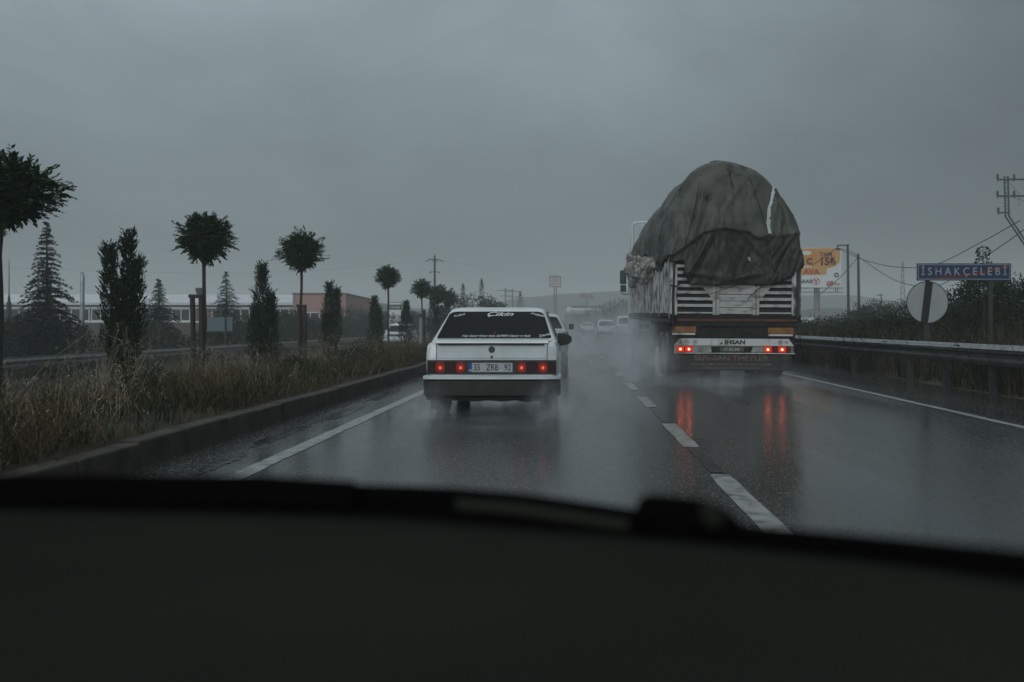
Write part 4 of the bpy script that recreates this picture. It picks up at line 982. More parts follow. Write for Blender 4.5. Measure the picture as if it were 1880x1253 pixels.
# farther along the median
for i, (X, Y, w_, h_, lb_, kind) in enumerate(((-8.3, 84, 3.0, 4.0, 'clump of far trees with spires above the sedan roof, leftmost', 0), (-6.6, 88, 1.8, 3.3, 'low rounded far tree above the middle of the sedan roof', 1), (-5.6, 104, 2.4, 2.8, 'flat faint far bush before the dim conifer', 1))):
    bush(X, Y, -.1, w_, h_, 40 + i, lb_, 'far_tree', 'far trees above the sedan roof', 2600 if i == 0 else 1500, .17, M_leaf_d, cat='tree')
for i, (X, Y, zt, hw, lb_) in enumerate(((-9.2, 86, 4.5, .5, 'left thin spire conifer in the far clump'), (-7.6, 86, 4.9, .5, 'right thin spire conifer in the far clump'), (-5.3, 107, 4.5, .8, 'dim far conifer alone above the right half of the sedan roof'))):
    juniper(X, Y, -.1, zt, hw, 50 + i, lb_, n=2600, group='far conifers above the sedan roof')
# beyond the far guard rail
cedar(-19.0, 36.2, -.8, 4.95, 1.55, 31, 'big dark cedar at the left before the brick building', 30, 1.3)
cedar(-20.0, 48.5, -.8, 3.45, 1.55, 32, 'small cedar between the double-peaked shrub and the staked tree', 26)
cedar(-20.0, 58.0, -.8, 4.3, 1.55, 33, 'small cedar above the blank blue-grey sign', 26)
for i, (X, Y, w_, h_, lb_) in enumerate(((-21.5, 40, 3.4, 2.4, 'dark hedge bush at the foot of the big cedar'), (-20.5, 31.5, 2.6, 2.2, 'dark bush left under the big cedar'), (-18.8, 45, 3.0, 2.0, 'dark bush beneath the small left cedar'), (-19.0, 55.5, 2.6, 1.8, 'low bush under the blank sign'), (-20.5, 64, 3.6, 2.6, 'bush left of the flame-shaped shrub'), (-19.5, 69, 3.0, 3.0, 'bush under the pink building end'), (-20, 78, 3.6, 2.6, 'bush right of the pink building end'), (-20, 92, 5, 3.6, 'rounded bush before the grey shed'), (-19, 104, 5, 3.3, 'bush behind the oncoming four by four'), (-18.5, 118, 6, 3.6, 'farthest roadside bush on the left side'))):
    bush(X, Y, -.9, w_, h_, 60 + i, lb_, n=8000, lf=.07 + Y * .0008, group='bushes beyond the far guard rail')
# far guard rail
def guard_rail(X, y0, y1, ztop, zg, face, label, step, post_h, name='guard_rail', m=M_steel_d, mtop=None, dark=M_post_d):
    t = empty(name, (X, y0, zg), 0, label, 'guard rail'); b = MB(); L = y1 - y0; z = ztop - zg
    prof = [(0, z), (.035 * face, z - .012), (.07 * face, z - .07), (.07 * face, z - .095), (.012 * face, z - .135), (.012 * face, z - .175), (.07 * face, z - .215), (.07 * face, z - .24), (.035 * face, z - .30), (0, z - .31)]
    prof = prof + [(p[0] - .004 * face, p[1]) for p in prof[::-1]]
    n_ = int(L / 4); 
    for k in range(n_):
        a, c = k * 4.0, k * 4.0 + 4.12; jz = random.uniform(-.006, .006); jx = random.uniform(-.006, .006)
        vs = [(x + jx - (.004 * face if k % 2 else 0), y, zz + jz) for y in (a, c) for x, zz in prof]; q = len(prof)
        b.add(vs, [(i, (i + 1) % q, (i + 1) % q + q, i + q) for i in range(q)] + [list(range(q)), list(range(2 * q - 1, q - 1, -1))])
        for dy in (.03, .09): 
            for zz in (z - .085, z - .225): b.box(.068 * face, .082 * face, a + dy, a + dy + .025, zz, zz + .025) if face > 0 else b.box(.082 * face, .068 * face, a + dy, a + dy + .025, zz, zz + .025)
    b.build('rail', m, t)
    if mtop:
        tb = MB(); tb.prism([(-.078, z - .045), (-.074, z - .05), (.012, z + .028), (.008, z + .034)], 0, L)
        for k in range(n_):
            for q in (-.1, .02, .1): tb.box(-.052, -.04, 4 * k + q, 4 * k + q + .05, z - .02, z + .002, mi=1)
        tb.build('top_flange', [mtop, M_gap], t)
    for k in range(int(L / step)):
        p = MB(); x0, x1 = (-.16 * face, -.02 * face); p.box(min(x0, x1), max(x0, x1), 0, .06, -.3, z - .05, bev=.006 if k < 15 else 0)
        p.box(min(-.03 * face, .01 * face), max(-.03 * face, .01 * face), -.04, .10, z - .25, z - .07)
        o = p.build('post', dark, t); o.location = (0, .8 + k * step, 0)
    return t
guard_rail(6.85, 9.5, 121.5, .80, .0, -1, 'long steel guard rail with dark posts along the right edge', 2.0, .8, mtop=M_steel)
guard_rail(-16.2, 12, 132, .17, -.6, 1, 'weathered steel guard rail beyond the opposite road', 4.0, .8, m=mat('far_rail_steel', (.17, .18, .175), .5, metal=.3, c2=(.1, .1, .095), scale=3), mtop=M_steel)

# blank sign seen from behind
t = empty('road_sign', (-17.0, 48, -.6), 0, 'blank blue-grey back of a sign on two posts before the brick building', 'sign')
b = MB(); b.box(-.66, .76, -.02, .02, 1.44, 2.10, bev=.01); b.build('panel', M_teal, t)
b = MB(); b.box(-.70, .80, .02, .05, 2.08, 2.13); b.box(-.70, .80, .02, .05, 1.42, 1.46); b.build('frame', M_steel_d, t)
for x in (-.66, .40): b = MB(); b.box(x, x + .08, -.10, -.02, -.2, 2.12, bev=.01); b.build('post', M_post_d, t)
# flue pole, antenna
t = empty('flue_pole', (-22.0, 45, -1), 0, 'steel flue pole with shiny upper half right of the big cedar', 'pole')
b = MB(); b.tube([(0, 0, 2.0), (0, 0, 4.35), (0, 0, 4.42)], [.09, .09, .05], 12); b.build('upper_tube', mat('tin', (.3, .33, .35), .35, metal=.5, c2=(.2, .22, .24), scale=4), t)
b = MB(); b.tube([(0, 0, -.2), (0, 0, 2.0)], .10, 12); b.build('lower_tube', M_post_d, t)
b = MB(); b.ring((0, 4.46), .05, .07, 0); b.tube([(-.07, 0, 4.42), (-.06, 0, 4.5), (0, 0, 4.54), (.06, 0, 4.5), (.07, 0, 4.42)], .012, 6); b.build('top_ring', M_steel_d, t)
b = MB(); b.tube([(0, 0, -.5), (0, 0, 3.6)], .13, 8); b.tube([(0, 0, 3.6), (0, 0, 4.1), (0, 0, 6.0)], [.09, .03, .015], 6); o = b.build('antenna_mast', M_post_d); o.location = (-31.5, 56, -1.2); tag(o, 'thin antenna mast left of the big cedar', 'mast')

# brick building
def wbox(b, x0, x1, y0, y1, z0, z1, mi=0): b.box(x0, x1, y0, y1, z0, z1, mi)
t = empty('brick_building', (-44, 100, -1.9), R(4.5), 'long low red brick works building with a band of windows and a pink end block', 'building')
b = MB(); b.box(-16, 16, 0, 30, 0, 5.15); b.box(-16.0, 16.0, -.12, 0, 0, 3.1, mi=1); b.build('wall', [M_brick, M_brick_d], t)
b = MB(); b.prismx([(-.5, 5.05), (-.5, 5.30), (8, 6.35), (30.3, 5.4), (30.3, 5.05)], -16.4, 16.02); b.build('roof', M_roofw, t)
b = MB(); b.box(-16.2, 16.2, -.16, -.02, 3.30, 3.42); b.box(-16.1, 16.02, -.10, -.02, 4.72, 4.86); b.build('window_sill_band', M_frame, t)
for k in range(16):
    x = -15.6 + k * 1.96
    if k in (11,): continue
    b = MB(); b.box(x, x + 1.78, -.09, -.03, 3.44, 4.70); o = b.build('window', M_frame, t)
    p = MB(); 
    p.box(x + .08, x + .86, -.105, -.095, 3.52, 4.62); p.box(x + .94, x + 1.70, -.105, -.095, 3.52, 4.62); p.build('pane', M_pane, o)
b = MB(); b.tube([(5, 6, 5.5), (5, 6, 6.6)], .35, 10); b.tube([(5, 6, 6.6), (5, 6, 7.0)], .45, 10); b.build('roof_vent', M_dirty, t)
b = MB(); b.box(16.03, 21.3, -.6, 28, 0, 6.15); b.build('end_block', M_pink, t)
b = MB(); b.box(15.95, 21.4, -.68, 28.1, 6.15, 6.28); b.build('parapet_cap', M_brick, t)
b = MB(); b.box(16.1, 21.25, -.66, -.6, 4.38, 4.48); b.box(16.06, 16.24, -.70, -.6, 0, 6.1); b.build('downpipe', M_conc, t)
for x in (16.9, 18.9): 
    b = MB(); b.box(x, x + 1.8, -.68, -.6, 3.15, 4.35); o = b.build('window', M_frame, t); p = MB(); p.box(x + .08, x + .86, -.70, -.68, 3.23, 4.27); p.box(x + .94, x + 1.72, -.70, -.68, 3.23, 4.27); p.build('pane', M_pane, o)
# grey shed
t = empty('grey_shed', (-39.5, 178, -2), 0, 'pale grey industrial shed far off right of the pink building end', 'building')
b = MB(); b.box(-3, 4.4, 0, 18, 0, 5.6); b.box(-3.0, 1.2, -.05, 0, 0, 5.2); b.build('wall', mat('pale_shed_wall', (.24, .26, .26), .8, c2=(.2, .21, .21), scale=.5), t)
b = MB(); b.prism([(-3.4, 5.6), (4.8, 5.6), (3.6, 7.3), (-3.0, 7.3)], -.3, 18.3); b.build('roof', mat('grey_shed_roof', (.14, .15, .15), .6), t)
b = MB()
for k in range(9): b.box(-2.8 + k * .6, -2.35 + k * .6, -.08, -.05, 4.4, 5.0)
b.build('window', M_pane, t)
# small shop sign left
t = empty('shop_sign', (-17.2, 98, -.6), 0, 'white shop signboard with a black header panel, left of the marker post', 'sign')
b = MB(); b.box(-.60, .60, -.05, .05, 1.55, 3.9, bev=.01); b.build('board', M_bbwhite, t)
b = MB(); b.box(-.60, .62, -.07, -.05, 3.25, 3.75); h = b.build('header_panel', M_signk, t)
text('sign_lettering', 'Outlet', .38, (0, -.075, 3.5), M_letter_w, h, shear=.25)
text('sign_lettering', 'Cafe', .50, (.0, -.055, 2.55), M_letter_k, t, shear=.5); text('sign_lettering', 'Market', .28, (.05, -.055, 2.05), M_letter_k, t)
b = MB(); b.tube([(-.66, 0, 3.98), (.66, 0, 3.98)], .03, 6); b.tube([(.64, 0, 3.98), (.64, 0, 1.5)], .03, 6); b.tube([(-.4, .06, -.1), (-.4, .06, 1.6)], .05, 6); b.tube([(.4, .06, -.1), (.4, .06, 1.6)], .05, 6); b.build('frame', M_post_d, t)

# power pole on the left with bowed crossarm
t = empty('power_pole', (-14.9, 110, -.6), 0, 'tall power pole with bowed crossarm left of the white sedan', 'pole')
b = MB(); b.tube([(0, 0, -.2), (0, 0, 5), (0, 0, 9.35)], [.17, .14, .10], 10); b.build('shaft', M_post_d, t)
b = MB(); b.tube([(-1.0, 0, 8.75), (-.5, 0, 9.0), (0, 0, 8.95), (.45, 0, 9.0), (1.0, 0, 8.72)], .05, 6); b.tube([(-.35, 0, 8.75), (0, 0, 8.9), (.4, 0, 8.7)], .04, 6); b.tube([(-.5, 0, 7.6), (.5, 0, 7.6)], .035, 6)
for x in (-.48, .48): b.tube([(x, 0, 7.6), (x, 0, 7.45)], .07, 8)
b.tube([(0, 0, 9.3), (0, 0, 9.6)], .05, 6); b.build('crossarm', M_post_d, t)
def wire(name, pts, label, r=.03, cat='wire', grp='overhead wires'):
    P = []; n = len(pts)
    for i in range(n - 1):
        p0, p1, p2, p3 = [Vector(pts[max(0, min(n - 1, q))]) for q in (i - 1, i, i + 1, i + 2)]
        for k in range(8):
            u = k / 8; P.append(.5 * ((2 * p1) + (-p0 + p2) * u + (2 * p0 - 5 * p1 + 4 * p2 - p3) * u * u + (-p0 + 3 * p1 - 3 * p2 + p3) * u ** 3))
    P.append(Vector(pts[-1])); b = MB(); b.tube(P, r, 5); o = b.build(name, M_rope); tag(o, label, cat, grp); return o
M_rope_far = M_rope
wire('overhead_wire', [(-15.9, 110, 8.2), (-30, 100, 6.4), (-45, 92, 6.2), (-60, 85, 6.6)], 'thin wire running left from the bowed crossarm pole', r=.005)
wire('overhead_wire', [(-13.9, 110, 8.2), (-2, 150, 8.3), (12, 200, 9.5)], 'thin wire running away right from the bowed crossarm pole', r=.005)

# ------------------------------------------------------------ right verge
t = empty('billboard', (24.3, 95, -.2), 0, 'large orange and white price billboard on a single column right of the truck', 'billboard')
# px scale at 95 m: 19.26 px per metre
k_ = F / 95
def bx_(px): return (px - 1046) / k_ - 24.3
def bz_(py): return H + (597 - py) / k_ + .2
b = MB(); b.box(bx_(1430), bx_(1543.5), -.15, .15, bz_(528.5), bz_(455.5)); bo = b.build('board', M_bbwhite, t)
b = MB(); P = [(1430, 457.5), (1542, 455.8), (1541, 481), (1536, 487), (1528, 491), (1517, 494), (1516, 504.5), (1430, 506.5)]
b.prism([(bx_(x), bz_(y)) for x, y in P][::-1], -.17, -.15); b.build('orange_field', M_bborange, bo)
def bt_(s, size_px, x, y, m, **kw): return text('billboard_lettering', s, size_px / k_ * 1.38, (bx_(x), -.185, bz_(y)), m, bo, **kw)
bt_('TAM', 7.2, 1515.5, 467.7, M_bbbrown, fat=.02, sx=1.12); bt_('15₺', 14, 1518.5, 481.2, M_bbbrown, fat=.05, sx=1.0)
bt_('AVA', 9, 1489, 500, M_bbred, fat=.035, sx=1.2); bt_('ARASI', 6.6, 1478.5, 517.5, M_signk, fat=.01, sx=1.02)
bt_('68', 9.0, 1522.5, 521.3, M_bbred, fat=.02); bt_('Km', 5.6, 1536, 522.2, M_bbred, fat=.008)
b = MB(); c = (bx_(1497.5), bz_(517)); b.ring(c, .30, .35, -.17)
b.tube([(c[0] - .2, -.18, c[1] + .2), (c[0], -.18, c[1] - .02), (c[0] + .2, -.18, c[1] + .2)], .05, 6); b.tube([(c[0], -.18, c[1]), (c[0], -.18, c[1] - .24)], .05, 6); b.build('round_emblem', M_bbred, bo)
b = MB(); b.ring((bx_(1535), bz_(505.5)), .11, .24, -.17, n=24); b.build('ring_emblem', M_bbgrey, bo)
b = MB(); b.disc((bx_(1478), bz_(463)), 1, -.172, -.16, 24)
for i, v in enumerate(b.v): b.v[i] = (bx_(1480) + (v[0] - bx_(1478)) * .48, v[1], bz_(465) + (v[2] - bz_(463)) * .20)
b.prism([(bx_(1472), bz_(489)), (bx_(1492), bz_(489)), (bx_(1489), bz_(491)), (bx_(1472), bz_(491))][::-1], -.172, -.16); b.build('cup_picture', M_bbwhite, bo)
text('billboard_lettering', 'C', 11 / k_ * 1.38, (bx_(1485), -.185, bz_(481)), M_bbbrown, bo, fat=.05)
b = MB()
for yy in (530, 537.5): b.box(bx_(1425), bx_(1544), -.9, -.85, bz_(yy) - .03, bz_(yy) + .03)
for xx in (1491, 1495, 1529, 1533): b.box(bx_(xx) - .03, bx_(xx) + .03, -.9, -.84, bz_(538), bz_(529))
b.build('catwalk', M_post_d, t)
b = MB(); b.tube([(bx_(1501), .3, -.2), (bx_(1501), .3, bz_(529))], .28, 16); b.build('column', M_conc, t)

def pole(name, X, Y, ztop, r, label, arm=None, m=None, cat='pole'):
    t = empty(name, (X, Y, -.2), 0, label, cat)
    b = MB(); b.tube([(.12, 0, -.2), (.05, 0, ztop * .5), (0, 0, ztop + .2)], [r * 1.25, r, r * .85], 8); b.build('shaft', m or M_post_d, t)
    if arm: a = MB(); a.tube([(r, 0, ztop + .17), (arm, 0, ztop + .12)], .06, 6); a.box(arm - .05, arm + .22, -.08, .08, ztop - .28, ztop - .16); a.box(arm + .02, arm + .10, -.05, .05, ztop - .2, ztop + .1); a.build('arm', m or M_post_d, t)
pole('street_lamp', 23.7, 85, 8.0, .12, 'dark pole with a short arm pointing left, in front of the billboard edge', arm=-.92, cat='lamp')
pole('utility_pole', 25.9, 89.5, 7.55, .13, 'bare dark pole just right of the armed pole')
pole('utility_pole', 62.5, 200, 7.4, .17, 'short distant pole between the bare pole and the lattice mast')
a = MB(); a.tube([(-.9, 0, 7.35), (.2, 0, 7.35)], .12, 5); o = a.build('arm', M_post_d, bpy.data.objects['utility_pole.001'])
b = MB(); 
for s in (-1, 1): b.tube([(s * .9, 0, -1), (s * .12, 0, 17.2)], .10, 5)
for k in range(12): z = k * 1.4; w0 = .9 - .78 * z / 17; w1 = .9 - .78 * (z + 1.4) / 17; b.tube([(-w0, 0, z), (w1, 0, z + 1.4)], .05, 4); b.tube([(w0, 0, z), (-w1, 0, z + 1.4)], .05, 4)
o = b.build('lattice_mast', M_steel_d); o.location = (83.5, 250, 0); tag(o, 'faint tall lattice mast left of the town name sign', 'mast')
# far left double-armed pylons, faint
for i, (px, D) in enumerate(((928, 290), (941, 300))):
    b = MB(); b.tube([(0, 0, -1), (0, 0, 12)], .22, 6); b.tube([(-2.6, 0, 11.2), (2.6, 0, 11.2)], .12, 5); b.tube([(-1.8, 0, 9.6), (1.8, 0, 9.6)], .10, 5)
    o = b.build('power_pylon', M_steel_d); o.location = ((px - 1046) / F * D, D, 0); tag(o, 'faint far power pylon, the %s of two above the sedan roof' % ('left' if i == 0 else 'right'), 'pylon', 'faint far pylons')
# right power pole with crossarms, leaning strut
t = empty('power_pole', (28.0, 60, -.3), 0, 'tall steel power pole with three insulator crossarms at the right edge', 'pole')
M_pol = mat('lattice_steel', (.07, .08, .075), .6, c2=(.05, .055, .05), scale=3)
b = MB()
for dx in (0, .22): b.tube([(3.4 + dx, 0, -.3), (.15 + dx, 0, 5.1), (-1.78 + dx, 0, 8.0), (-1.84 + dx, 0, 10.4)], .055, 6)
for k in range(14):
    z0, z1 = 8 + .17 * k, 8.17 + .17 * k; b.tube([(-1.78 + (.22 if k % 2 else 0), 0, z0), (-1.80 + (0 if k % 2 else .22), 0, z1)], .02, 4)
b.build('mast', M_pol, t)
b = MB()
for z, x0 in ((10.2, -2.25), (9.2, -2.25), (8.2, -2.2)): b.tube([(x0, 0, z), (.9 if z > 9 else -1.5, 0, z + .03)], .055, 6)
b.build('crossarm', M_pol, t)
for z, xs in ((10.2, (-2.25, -1.25, .3)), (9.2, (-2.25, -1.25, .3)), (8.2, (-2.2,))):
    for x in xs:
        b = MB(); b.tube([(x, 0, z - .14), (x, 0, z + .02), (x, 0, z + .10), (x, 0, z + .18), (x, 0, z + .24), (x, 0, z + .34)], [.03, .03, .10, .05, .09, .03], 8); b.build('insulator', M_pol, t)
b = MB(); b.tube([(-1.7, 0, 10.2), (-.9, 0, 9.3), (-1.0, 0, 8.6)], .015, 4); b.tube([(-1.5, 0, 9.2), (.9, 0, 8.4)], .015, 4); b.build('jumper_wire', M_pol, t)
def WP(px, py, D): return ((px - 1046) / F * D, D, H + (597 - py) / F * D)
wire('overhead_wire', [(22.78, 85, 7.72), WP(1590, 479, 84), WP(1650, 491, 80), WP(1715, 487, 74), WP(1800, 446, 66), WP(1873, 405, 60)], 'upper sagging wire from the armed pole to the right power pole')
wire('overhead_wire', [(25.9, 89.5, 7.3), WP(1625, 505, 86), WP(1665, 522, 80), WP(1720, 526, 74), WP(1800, 478, 66), WP(1880, 422, 60)], 'lower sagging wire from the bare pole to the right power pole')
wire('overhead_wire', [(25.9, 89.5, 7.3), WP(1560, 490, 88), WP(1540, 512, 87), WP(1500, 545, 80)], 'wire dropping left from the bare pole past the billboard')
wire('overhead_wire', [(22.78, 85, 7.72), WP(1520, 468, 84), WP(1490, 488, 83)], 'wire dropping left across the billboard')
wire('overhead_wire', [(22.78, 85, 7.72), WP(1560, 462, 86), (25.9, 89.5, 7.3)], 'short wire between the armed pole and the bare pole')
# town name sign and end-of-restriction sign
D = 22.5; k_ = F / D
t = empty('town_sign', ((1769.5 - 1046) / k_, D, -.1), 0, 'blue town name sign with white border and letters beyond the guard rail', 'sign')
sw = 86.5 / k_; z0 = H + (597 - 515.5) / k_ + .1; z1 = H + (597 - 484) / k_ + .1
b = MB(); b.box(-sw, sw, -.012, .012, z0, z1, bev=.004); po = b.build('panel', M_signb, t)
def fr_(i, w_, y, m, name):
    b = MB(); a0, a1, c0, c1 = -sw + i, sw - i, z0 + i, z1 - i
    for q in ((a0, a1, c0, c0 + w_), (a0, a1, c1 - w_, c1), (a0, a0 + w_, c0 + w_, c1 - w_), (a1 - w_, a1, c0 + w_, c1 - w_)): b.box(q[0], q[1], y, y + .001, q[2], q[3])
    return b.build(name, m, po)
fr_(.024, .014, -.0145, M_signw, 'border')
b = MB(); hx = sw - .04; b.prism([(-hx, z0 + .042), (-.12, z0 + .115), (.35, z0 + .19), (hx - .02, z1 - .042), (hx - .02, z1 - .075), (.45, z0 + .155), (-.2, z0 + .06), (-hx, z0 + .040)], -.0142, -.0125); b.build('diagonal_stripe', M_signr, po)
text('sign_lettering', 'İSHAKÇELEBİ', .245, (0, -.0155, (z0 + z1) / 2 + .005), M_signw, po, sx=.92, spacing=1.50, fat=.0015)
for x in (-.80, .62): b = MB(); b.box(x - .045, x + .045, .013, .09, -.3, z1 - .02, bev=.008); b.build('post', M_post_d, t)
D = 21.0; k_ = F / D; cx, cz, rr = (1702.5 - 1046) / k_, H + (597 - 555.5) / k_ + .1, 38.5 / k_
t = empty('round_sign', (cx, D, -.1), 0, 'round white sign with a broad dark slanting band, in front of the town name sign', 'sign')
b = MB(); b.disc((0, cz), rr, -.008, .004, 64); po = b.build('disc', M_signw, t)
b = MB(); b.ring((0, cz), rr - .014, rr + .004, -.0105, n=64)
b.build('rim', M_signk, po)
dx = 5 / k_; w_ = 6.8 / k_
b = MB(); zt, zb2 = math.sqrt(rr * rr - (w_ + dx * .6) ** 2), math.sqrt(rr * rr - (w_ + dx) ** 2)
b.prism([(-w_ - dx - .01, cz - zb2), (w_ - dx - .01, cz - rr * .985), (w_ + dx * .7, cz + zt), (-w_ + dx * .6, cz + rr * .985)], -.0115, -.009); b.build('slanting_band', M_signk, po)
b = MB(); b.box(-.065, .035, .006, .08, -.3, cz + rr * .9, bev=.01); b.build('post', M_post_d, t)
# verge bushes
for i, (X, Y, w_, h_, lb_, n_) in enumerate((
    (12.4, 27, 2.6, 2.6, 'dark bush right behind the round sign', 3800), (14.8, 27.5, 2.8, 2.9, 'dark tall bush behind the right half of the town sign', 4200), (15.6, 24, 2.4, 3.1, 'dark bush at the right edge behind the guard rail', 3600),
    (10.8, 30, 2.6, 1.9, 'bush left of the round sign', 3000), (13.5, 34, 3.5, 2.3, 'rounded bush below the lattice mast', 2600), (12.5, 40, 3.5, 1.5, 'low scrub bush at the foot of the bare pole', 2400), (12.2, 47, 4.0, 1.5, 'low scrub bush under the armed pole', 2400), (11.5, 54, 4.0, 1.5, 'low scrub bush under the billboard column', 2200),
    (20.0, 60, 5.0, 2.7, 'far rounded bush between the poles', 1700), (17.5, 62, 5.0, 2.0, 'far low bush left of the armed pole', 1600), (28, 75, 7, 3.0, 'hazy bush right of the bare pole', 1600), (13.6, 19.5, 2.4, 1.7, 'low weedy bush at the right edge', 3200), (11.0, 22.0, 2.0, 1.2, 'low weedy bush below the town sign', 2800), (9.6, 33, 2.2, 1.2, 'low weedy bush beside the truck', 2400))):
    bush(X, Y, -.1, w_, h_, 80 + i, lb_, n=int(n_ * 3.2), lf=.045 + Y * .0011, group='bushes beyond the right guard rail')
# leafy shoot above the town sign
rg = random.Random(9); t = empty('sapling', (10.45, 25.2, 0), 0, 'leafy shoot rising behind the town name sign', 'sapling')
b = MB(); b.tube([(0, 0, -.1), (.03, 0, 1.6), (0, 0, 3.05)], [.03, .02, .006], 6); b.build('stem', M_bark, t); b = MB()
for zc, r_, n_ in ((3.0, .14, 160), (2.72, .17, 140), (2.45, .22, 200), (2.1, .38, 500), (1.7, .55, 700)):
    for k in range(n_): d = rdir(rg); leafquad(b, Vector((d.x * r_, d.y * r_, zc + d.z * r_ * .8)) * 1.0, d + Vector((0, 0, -.8)), rdir(rg), rg.uniform(.04, .09), rg.uniform(.025, .04))
b.build('leaves', M_leaf_d, t, fix=False)
# pale stones in the verge
b = MB(); rg = random.Random(3)
def stone(X, Y, Z, r, i, lb_):
    bm = bmesh.new(); bmesh.ops.create_icosphere(bm, subdivisions=3, radius=r)
    for v in bm.verts: v.co = Vector((v.co.x * 1.5, v.co.y, v.co.z * .6)) * (1 + .3 * noise.noise(v.co * 3 + Vector((i, 0, 0))))
    s = MB(); s.bm(bm, 0, True); o = s.build('stone', M_conc); o.location = (X, Y, Z); tag(o, lb_, 'stone', 'pale stones on the right verge')
stone(12.3, 26.5, .9, .22, 1, 'pale stone among bushes nearest the right edge'); stone(11.7, 38, .95, .22, 2, 'pale stone near the foot of the armed pole'); stone(13.6, 38.5, .95, .2, 3, 'pale stone right of the bare pole')

# ------------------------------------------------------------ petrol station and far signs
t = empty('petrol_station', (1.2, 235, 0), 0, 'hazy petrol station canopy with white fascia beside the road ahead', 'building')
b = MB(); b.box(-.9, 5.8, 0, 8, 4.55, 5.15); b.box(-2.0, -.95, 1, 8, 4.3, 5.5); b.build('canopy', M_bbwhite, t)
b = MB(); b.box(-2.2, 6.6, 2, 8, 5.15, 5.7); b.build('canopy_roof', M_dirty, t)
b = MB()
for x in (-.5, 2.2, 3.0, 5.4): b.box(x, x + .35, 2, 2.4, 0, 4.55)
b.build('columns', M_conc, t)
b = MB(); b.box(-2.5, 5.5, 9, 16, 0, 3.9); b.build('shop', mat('station_shop', (.14, .15, .15), .7), t)
# tall square totem sign
t = empty('totem_sign', (-3.0, 205, 0), 0, 'tall square roadside sign with red frame, faint above the road', 'sign')
b = MB(); b.box(-1.05, 1.1, -.1, .1, 9.05, 11.15); bo = b.build('board', mat('faint_white_board', (.4, .42, .42), .5), t)
b = MB()
for q in ((-1.15, 1.2, 11.1, 11.25), (-1.15, 1.2, 8.95, 9.1), (-1.15, -1.0, 9.1, 11.1), (1.05, 1.2, 9.1, 11.1)): b.box(q[0], q[1], -.14, .12, q[2], q[3])
b.build('frame', mat('red_frame', (.16, .025, .025), .5), bo)
b = MB(); b.ring((0, 10.5), .32, .46, -.12, n=24); b.build('emblem', M_bbred, bo); text('sign_lettering', 'PETROL', .42, (0, -.12, 9.65), M_bbred, bo)
for x in (-.15, .25): b = MB(); b.tube([(x, 0, -.5), (x, 0, 9.0)], .10, 6); b.build('post', M_steel_d, t)
t = empty('totem_sign', (3.9, 222, 0), 0, 'faint white signboard above the petrol station canopy', 'sign')
b = MB(); b.box(-1.5, 1.3, -.1, .1, 6.9, 8.3); bo = b.build('board', mat('dim_board', (.3, .3, .31), .5, c2=(.14, .13, .13), scale=.8), t); text('sign_lettering', 'Otel', .9, (-.1, -.12, 7.6), M_bbred, bo)
b = MB(); b.tube([(-.1, 0, -.5), (-.1, 0, 6.9)], .15, 6); b.build('post', M_steel_d, t)
for i, (px, D, w_, h_, lb_) in enumerate(((1112, 190, 6.5, 5.6, 'hazy rounded tree right of the petrol station'), (1139, 175, 7.5, 6.0, 'hazy wide tree just left of the truck'), (1160, 170, 6, 5.4, 'hazy tree behind the truck mirror'), (1000, 240, 6, 3.8, 'hazy tree left of the petrol station'), (1075, 225, 4, 3.8, 'hazy bush at the petrol station forecourt'))):
    bush((px - 1046) / F * D, D, -.5, w_, h_, 120 + i, lb_, 'far_tree', 'hazy trees near the petrol station', 1500, .28, cat='tree')
b = MB(); b.tube([(0, 0, -.5), (0, 0, 5.0)], .08, 6); o = b.build('lamp_post', M_steel_d); o.location = ((1121 - 1046) / F * 160, 160, 0); tag(o, 'thin hazy post between the far trees', 'post')
t = empty('small_house', ((1490 - 1046) / F * 190, 190, -.8), 0, 'small hazy house with a dark window under the billboard', 'house')
b = MB(); b.box(-1.6, 1.6, 0, 5, 0, 3.4); b.build('wall', M_bbwhite, t); b = MB(); b.box(-1.75, 1.75, -.15, 5.1, 3.4, 3.55); b.build('roof', M_conc, t); b = MB(); b.box(-.7, .9, -.03, 0, 1.5, 2.8); b.build('window', M_pane, t)

# ------------------------------------------------------------ grasses
grass('dry_grass', (-10.3, -3.64, 5, 62), 125000, .06, .36, med_z, M_dry, 1, yexp=1.7, w_=.0026, seedhead=.25, lean=.8)
grass('green_weeds', (-10.3, -3.7, 5, 62), 60000, .05, .30, med_z, M_green, 3, yexp=1.7, w_=.0042, lean=.7)
grass('verge_grass', (7.0, 13, 13, 60), 26000, .35, 1.1, ground_z, M_dry2, 2, yexp=1.5, w_=.005, seedhead=.3, lean=.5)
grass('pale_stalks', (-10.0, -3.9, 6, 50), 9000, .15, .55, med_z, M_stalk, 7, yexp=1.6, w_=.0016, seedhead=.8, lean=.7)
grass('verge_weeds', (7.0, 16, 13, 70), 60000, .2, .85, ground_z, M_green, 4, yexp=1.5, w_=.009, lean=.6)
grass('far_verge_grass', (-26, -16.6, 20, 90), 22000, .2, .6, ground_z, M_green, 6, yexp=1.2, w_=.01)
